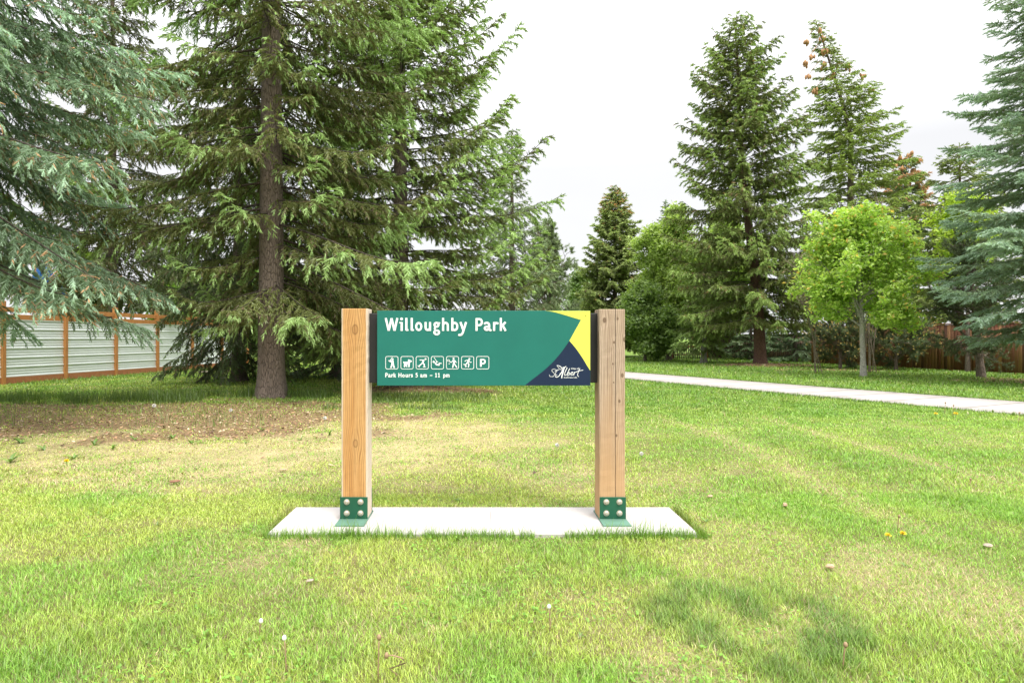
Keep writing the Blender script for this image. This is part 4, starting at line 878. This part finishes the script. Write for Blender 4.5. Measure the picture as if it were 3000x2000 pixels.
# ------------------------------------------------------------ corrugated fence
gm = G('galvanised_sheet'); vv = gm.obj((1, 1, 1)); n1 = gm.noise(vv, 2.5, 4); M_metal = gm.pbr(gm.mixc(n1, (.62, .66, .66), (.74, .77, .77)), .45, metal=.35)
def stain(name, a, b_):
    g = G(name); n1 = g.noise(g.obj((12, 12, 2)), 3, 4); return g.pbr(g.mixc(g.rampf(n1, .3, .7), a, b_), .7, g.bump(n1, .3, .005))
M_ost = stain('orange_stained_timber', (.33, .135, .035), (.46, .20, .055)); M_ost2 = stain('brown_stained_timber', (.26, .095, .035), (.38, .15, .06))
fp = [(gx(190, 20.1), 20.1), (gx(350, 22.25), 22.25), (gx(472, 24.3), 24.3), (gx(562, 26.5), 26.5)]
A0 = np.array(fp[0]); A3 = np.array(fp[3]); dv = (A3 - A0) / 3; ang = math.atan2(dv[1], dv[0]); Ls = np.linalg.norm(dv)
fen = empty('corrugated_fence', (A0[0] - 2 * dv[0], A0[1] - 2 * dv[1], 0), ang); tag(fen, 'silver corrugated metal fence with orange timber posts at the left', 'fence')
NB = 7
for i in range(NB + 1): MB().box(i * Ls - .058, i * Ls + .058, -.07, .07, -.1, 2.33, .006).build('post', M_ost, fen)
for i in range(NB):
    a, b_ = i * Ls + .06, (i + 1) * Ls - .06
    MB().box(a, b_, -.02, .02, 2.03, 2.17, .004).build('rail', M_ost, fen); MB().box(a, b_, -.02, .02, 1.82, 1.965, .004).build('rail', M_ost, fen)
    MB().box(a, b_, -.025, .02, .02, .20, .004).build('kickboard', M_ost2, fen)
    v = []; f = []; z = .19; zz = []
    while z < 1.81:
        for dz, dy in ((0, 0), (.018, -.022), (.042, -.022), (.06, 0), (.10, 0), (.108, -.006), (.125, -.006), (.133, 0), (.175, 0), (.183, -.006), (.20, -.006), (.208, 0)): zz.append((z + dz, dy))
        z += .265
    zz = [q for q in zz if q[0] < 1.85]
    for q, dy in zz: v += [(a - .01, dy + .004, q), (b_ + .01, dy + .004, q)]
    for k in range(len(zz) - 1): f.append((2 * k, 2 * k + 1, 2 * k + 3, 2 * k + 2))
    MB().add(v, f).build('metal_sheet', M_metal, fen)
# timber play tower with a blue tarp beyond that fence
M_blue = G('blue_tarp').pbr((.03, .16, .55), .5)
tw_ = empty('play_tower', (gx(235, 26.5), 26.5, 0), .3); tag(tw_, 'orange timber play tower with blue cover behind the corrugated fence', 'play tower')
for sx in (-1.0, 1.0):
    for sy in (-.6, .6): MB().box(sx - .06, sx + .06, sy - .06, sy + .06, 0, 3.3 if sx < 0 else 2.7, .005).build('post', M_ost, tw_)
MB().box(-1.1, 1.1, -.7, .7, 1.55, 1.63).build('deck', M_ost2, tw_)
for k in range(5): MB().box(-1.1, 1.1, -.70, -.662, 1.72 + .2 * k, 1.86 + .2 * k, .004).build('rail_board', M_ost, tw_)
v = []; f = []
for i in range(7):
    for j in range(5): v.append((-1.45 + i * .13, -.75 + j * .36, 4.25 - i * i * .016 - .55 * (i / 6) + .04 * math.sin(i * 3 + j * 2)))
    for j in range(4):
        if i < 6: q = i * 5 + j; f.append((q, q + 5, q + 6, q + 1))
for j in range(5): v.append((-1.45 + .06 * math.sin(j * 3), -.75 + j * .36, 2.75))
for j in range(4): f.append((j, j + 1, 36 + j, 35 + j))
v += [(-1.43 + i * .13, -.77 + .03 * math.sin(i * 2), 4.23 - i * i * .016 - .55 * (i / 6)) for i in range(7)] + [(-1.43 + i * .13, -.8 + .04 * math.sin(i * 2.7), 2.75) for i in range(7)]
for i in range(6): f.append((40 + i, 41 + i, 48 + i, 47 + i))
MB().add(v, f).build('cover', M_blue, tw_)

# ------------------------------------------------------------ brown board fence on the right
g = G('brown_cedar_boards'); oi = g.n('ShaderNodeAttribute', attribute_name='tint'); n1 = g.noise(g.obj((8, 8, 1)), 5, 4)
M_board = g.pbr(g.mixc(1.0, oi.outputs['Color'], g.mixc(n1, (.6, .6, .6), (1.35, 1.35, 1.35)), 'MULTIPLY'), .8)
def board_fence(name, label, p0, p1, H, bw, group=None, pal=((.20, .075, .04), (.27, .12, .06), (.34, .17, .08), (.16, .07, .04)), gap=.006, picket=False):
    d = Vector((p1[0] - p0[0], p1[1] - p0[1])); L = d.length; rt = empty(name, (p0[0], p0[1], 0), math.atan2(d.y, d.x)); tag(rt, label, 'fence', group); rg = rng(7)
    b_ = MB(); x_ = 0; cols = []
    while x_ < L:
        n_ = len(b_.f); h_ = H + rg.normal() * .006; b_.box(x_ + gap / 2, x_ + bw - gap / 2, -.02 - .008 * rg.random(), 0, .04, h_); c_ = np.array(pal[rg.integers(0, len(pal))]) * rg.uniform(.8, 1.2); cols += [c_] * (len(b_.f) - n_); x_ += bw
    V_ = np.array(b_.v); npmesh('boards', V_, 4, M_board, rt, col=np.array(cols), faces=np.array(b_.f))
    for z_ in ((.35, 1.45) if H > 1.2 else (.25, .75)): MB().box(0, L, .0035, .04, z_, z_ + .09).build('rail', M_ost2, rt)
    if not picket: MB().box(-.05, L + .05, -.06, .07, H + .012, H + .05, .004).build('cap_rail', M_ost2, rt)
    x_ = 0
    while x_ <= L + .1: MB().box(x_ - .05, x_ + .05, .043, .14, -.1, H + .005).build('post', M_ost2, rt); x_ += 2.4
    return rt
board_fence('board_fence', 'brown vertical board fence behind the maple and the blue spruce', (gx(2378, 32.8), 32.8), (21.2, 16.8), 1.84, .14)
board_fence('board_fence', 'short brown board fence running off behind the largest spruce', (gx(2075, 41), 41), (gx(2378, 41.5), 41.5), 1.5, .14, pal=((.10, .06, .045), (.13, .08, .05)))
board_fence('picket_fence', 'small dark picket fence under the leafy green tree', (gx(1972, 39.5), 39.5), (gx(2062, 39.5), 39.5), .75, .11, pal=((.05, .04, .035), (.07, .055, .05)), gap=.05, picket=True)

# ------------------------------------------------------------ dandelions and weeds
M_stem = G('weed_stem').pbr((.22, .26, .10), .6); M_stemb = G('dry_stem').pbr((.30, .20, .11), .7); M_fluff = G('dandelion_fluff').pbr((.78, .76, .72), .9); M_yellow = G('dandelion_petals').pbr((.85, .65, .03), .6)
M_wleaf = leaf_mat('weed_leaf', .35, .05)
def gp(px, py): d = F * CH / (py - PY); return gx(px, d), d
def dandelion(px, py_base, hpx, kind, label, lean=0.0, curl=False, s=1.0):
    x_, y_ = gp(px, py_base); h = hpx / F * y_; rt = empty('dandelion', (x_, y_, 0)); tag(rt, label, 'dandelion', 'dandelions dotted over the lawn'); rg = rng(int(px * 7 + py_base))
    if curl: pts = [(0, 0, 0), (.02, 0, h * .3), (-.01, 0, h * .5), (.05, 0, h * .72), (.04, 0, h * .9), (.0, 0, h), (-.02, 0, h * .96)]
    else: pts = [(lean * (t ** 2) * h, 0, h * t) for t in (0, .25, .5, .75, 1)]
    MB().tube(pts, .0028 * s, 6).build('stem', M_stemb if kind in ('dry', 'bud') or curl else M_stem, rt, True)
    c_ = Vector(pts[-1]); b_ = MB()
    if kind == 'fluff':
        for q in range(150):
            d = Vector(rg.normal(size=3)).normalized(); e = c_ + d * .017 * s; t_ = d.orthogonal().normalized(); u_ = d.cross(t_)
            b_.add([c_ + d * .004, e + t_ * .0035 * s, e + d * .003, e - t_ * .0035 * s], [(0, 1, 2), (0, 2, 3)]); b_.add([e + u_ * .004 * s, e - u_ * .004 * s, e + d * .004], [(0, 1, 2)])
        b_.build('seed_head', M_fluff, rt)
    elif kind == 'yellow':
        for q in range(60):
            a = rg.random() * 6.28; el = rg.uniform(.1, 1.2); d = Vector((math.cos(a) * math.cos(el), math.sin(a) * math.cos(el), math.sin(el))); t_ = d.orthogonal().normalized() * .003 * s
            b_.add([c_ - t_, c_ + t_, c_ + d * .02 * s + t_, c_ + d * .02 * s - t_], [(0, 1, 2, 3)])
        b_.build('flower', M_yellow, rt)
    else:
        b_.tube([c_ - Vector((0, 0, .008 * s)), c_, c_ + Vector((0, 0, .008 * s)), c_ + Vector((0, 0, .014 * s))], [.003 * s, .009 * s, .008 * s, .004 * s], 9); b_.build('seed_head', M_fluff if kind == 'bud' else M_stemb, rt, True)
dandelion(480, 1240, 52, 'fluff', 'white dandelion clock on a bent stem above the brown earth patch', -.55, s=1.6)
dandelion(674, 1225, 24, 'fluff', 'small white dandelion clock on the earth left of the thick trunk foot', .1, s=1.5)
dandelion(952, 1260, 36, 'fluff', 'white dandelion clock on the earth just left of the orange post', .0, s=1.4)
dandelion(1632, 1345, 42, 'fluff', 'white dandelion clock seen between the two sign posts', .0, s=1.1)
dandelion(1879, 1345, 17, 'fluff', 'low white dandelion clock just right of the greyed post', .0, s=1.1)
dandelion(2630, 1555, 42, 'dry', 'spent reddish dandelion head on a pale stalk at the right', .1)
dandelion(838, 1975, 105, 'bud', 'closed white tipped dandelion head in the left foreground', -.05)
dandelion(760, 1865, 45, 'bud', 'short closed dandelion head left of the foreground one', .1)
dandelion(1612, 1850, 72, 'bud', 'small white dandelion bud below the middle of the slab', -.05)
dandelion(1148, 1998, 80, 'dry', 'pale withered dandelion stalk curled at its tip in the foreground', curl=True)
dandelion(1108, 1998, 130, 'dry', 'thin brown seed stalk upright beside the curled withered one', .02)
dandelion(2470, 1960, 70, 'dry', 'dark seed head on a stalk at the dark tall grass patch', .1)
dandelion(2645, 1575, 12, 'yellow', 'yellow dandelion flower in the right lawn, right one of a pair'); dandelion(2602, 1580, 12, 'yellow', 'yellow dandelion flower in the right lawn, left one of a pair')
dandelion(2800, 1228, 16, 'yellow', 'bright yellow dandelion at the near edge of the footpath', s=1.7); dandelion(2742, 1224, 12, 'yellow', 'smaller yellow dandelion at the near edge of the footpath', s=1.5)
dandelion(2842, 1420, 16, 'dry', 'brown seed stalk far out in the right lawn', .1); dandelion(195, 1365, 14, 'yellow', 'yellow dandelion in the dry grass near the left edge', s=1.3)
for (a, b_, h_, t_) in ((2768, 1216, 36, 'tall thin weed stalk against the footpath, left one'), (2792, 1222, 34, 'tall thin weed stalk against the footpath, right one'), (2985, 1240, 30, 'thin weed stalk against the footpath at the right edge')): dandelion(a, b_, h_, 'dry', t_, .05, s=1.3)

def weed(px, py, s, seed, label=None):
    x_, y_ = gp(px, py); rg = rng(seed); V_ = []; cl = []
    for q in range(rg.integers(5, 10)):
        a = rg.random() * 6.28; L = s * .52 * rg.uniform(.6, 1.1); el = rg.uniform(.55, 1.35); w_ = L * rg.uniform(.09, .15); fw = np.array([math.cos(a), math.sin(a), 0]); sd_ = np.array([-math.sin(a), math.cos(a), 0])
        pr = []
        for k in range(7):
            t = k / 6; c_ = fw * L * t * math.cos(el * (1 - .5 * t)) + np.array([0, 0, 1]) * L * (t * math.sin(el) - .35 * t * t); ww = w_ * math.sin(math.pi * min(1, t ** .8 * .92 + .06)) * (1 if k % 2 else .72)
            pr.append((c_ - sd_ * ww + [0, 0, ww * .3], c_, c_ + sd_ * ww + [0, 0, ww * .3]))
        c0 = np.array([.15, .25, .05]) * rg.uniform(.8, 1.3)
        for k in range(6):
            for j in range(2): V_ += [pr[k][j], pr[k][j + 1], pr[k + 1][j + 1], pr[k + 1][j]]; cl.append(c0 * (1 if j else 1.15))
    o = npmesh('leafy_weed', np.array(V_), 4, M_wleaf, col=np.array(cl)); o.location = (x_, y_, .002)
    tag(o, label or 'rosette of toothed green weed leaves growing out of the lawn', 'weed', 'leafy weeds in the grass'); return o
for i, (a, b_, s_, l_) in enumerate(((1030, 1562, .12, 'broad leaved weed at the foot of the orange post'), (1856, 1566, .12, 'broad leaved weed at the foot of the greyed post'), (2068, 1530, .12, 'leafy weed at the right end of the slab'),
        (275, 1305, .30, 'leafy weed at the lower edge of the brown earth patch, below the left spruce'), (505, 1285, .25, 'leafy weed on the earth patch below the bent dandelion'), (770, 1262, .24, 'leafy weed on the earth in front of the thick trunk'),
        (560, 1300, .25, None), (395, 1290, .25, None), (130, 1320, .28, None), (30, 1355, .3, None), (640, 1290, .2, None), (215, 1345, .22, None), (965, 1275, .22, None), (880, 1290, .16, None), (720, 1300, .16, None), (60, 1300, .3, None), (330, 1318, .22, None),
        (620, 1800, .07, None), (330, 1720, .08, None), (560, 1690, .07, None), (950, 1760, .07, None), (1250, 1840, .07, None), (1420, 1730, .07, None), (1700, 1870, .08, None), (160, 1640, .08, None), (430, 1890, .08, None), (1130, 1900, .07, None), (1560, 1930, .07, None),
        (2240, 1890, .08, None), (2450, 1760, .07, None), (900, 1650, .06, None), (1330, 1650, .06, None), (700, 1560, .07, None), (1960, 1720, .07, None), (300, 1500, .09, None), (460, 1540, .08, None), (1340, 1470, .12, None), (2060, 1900, .08, None), (2650, 1660, .07, None), (80, 1780, .08, None))):
    weed(a, b_, s_, 100 + i, l_)

# ------------------------------------------------------------ bits lying on the lawn
def chip(px, py, s, mat, label, name, cat, seed, flat=.3):
    x_, y_ = gp(px, py); rg = rng(seed); b_ = MB(); n_ = 9; v = []; f = []
    for lv, (k, z_) in enumerate(((.8, 0), (1, .35), (.75, .8), (.3, 1))):
        for i in range(n_): a = 2 * math.pi * i / n_; q = k * s * rg.uniform(.8, 1.15); v.append((math.cos(a) * q, math.sin(a) * q * .6, z_ * s * flat * rg.uniform(.85, 1.1)))
    for l in range(3):
        for i in range(n_): f.append((l * n_ + i, l * n_ + (i + 1) % n_, l * n_ + n_ + (i + 1) % n_, l * n_ + n_ + i))
    f.append(tuple(range(3 * n_, 4 * n_))); b_.add(v, f); o = b_.build(name, mat); o.location = (x_, y_, .022); o.rotation_euler = (0, 0, rg.random()); tag(o, label, cat); return o
M_stone = stain('pale_stone', (.27, .21, .15), (.38, .32, .25)); M_barkchip = stain('bark_chip', (.15, .07, .04), (.26, .13, .07)); M_tan = stain('tan_leaf', (.34, .22, .13), (.46, .33, .21))
chip(2895, 1608, .04, M_stone, 'flat pale stone in the dry patch at the right edge', 'stone', 'stone', 1); chip(512, 1418, .055, M_barkchip, 'dark brown bark chip on the grass left of the slab', 'bark_chip', 'bark chip', 2)
chip(2432, 1672, .035, M_tan, 'tan curled leaf above the dark tall grass patch', 'dead_leaf', 'leaf', 3, .5); chip(908, 1712, .025, M_stone, 'whitish dried flower head flat in the left foreground grass', 'dried_flower', 'flower', 4, .3)
chip(830, 1382, .045, M_tan, 'pale tan leaf on the grass left of the orange post', 'dead_leaf', 'leaf', 5, .3); chip(2080, 1462, .035, M_tan, 'tan leaf right of the slab corner', 'dead_leaf', 'leaf', 6, .4); chip(2300, 1490, .03, M_tan, 'small dried stub in the grass right of the slab', 'dead_leaf', 'leaf', 7, .9)
chip(600, 1092, .28, M_stone, 'flat grey paving stone lying by the corrugated fence foot', 'paving_stone', 'stone', 8, .2)
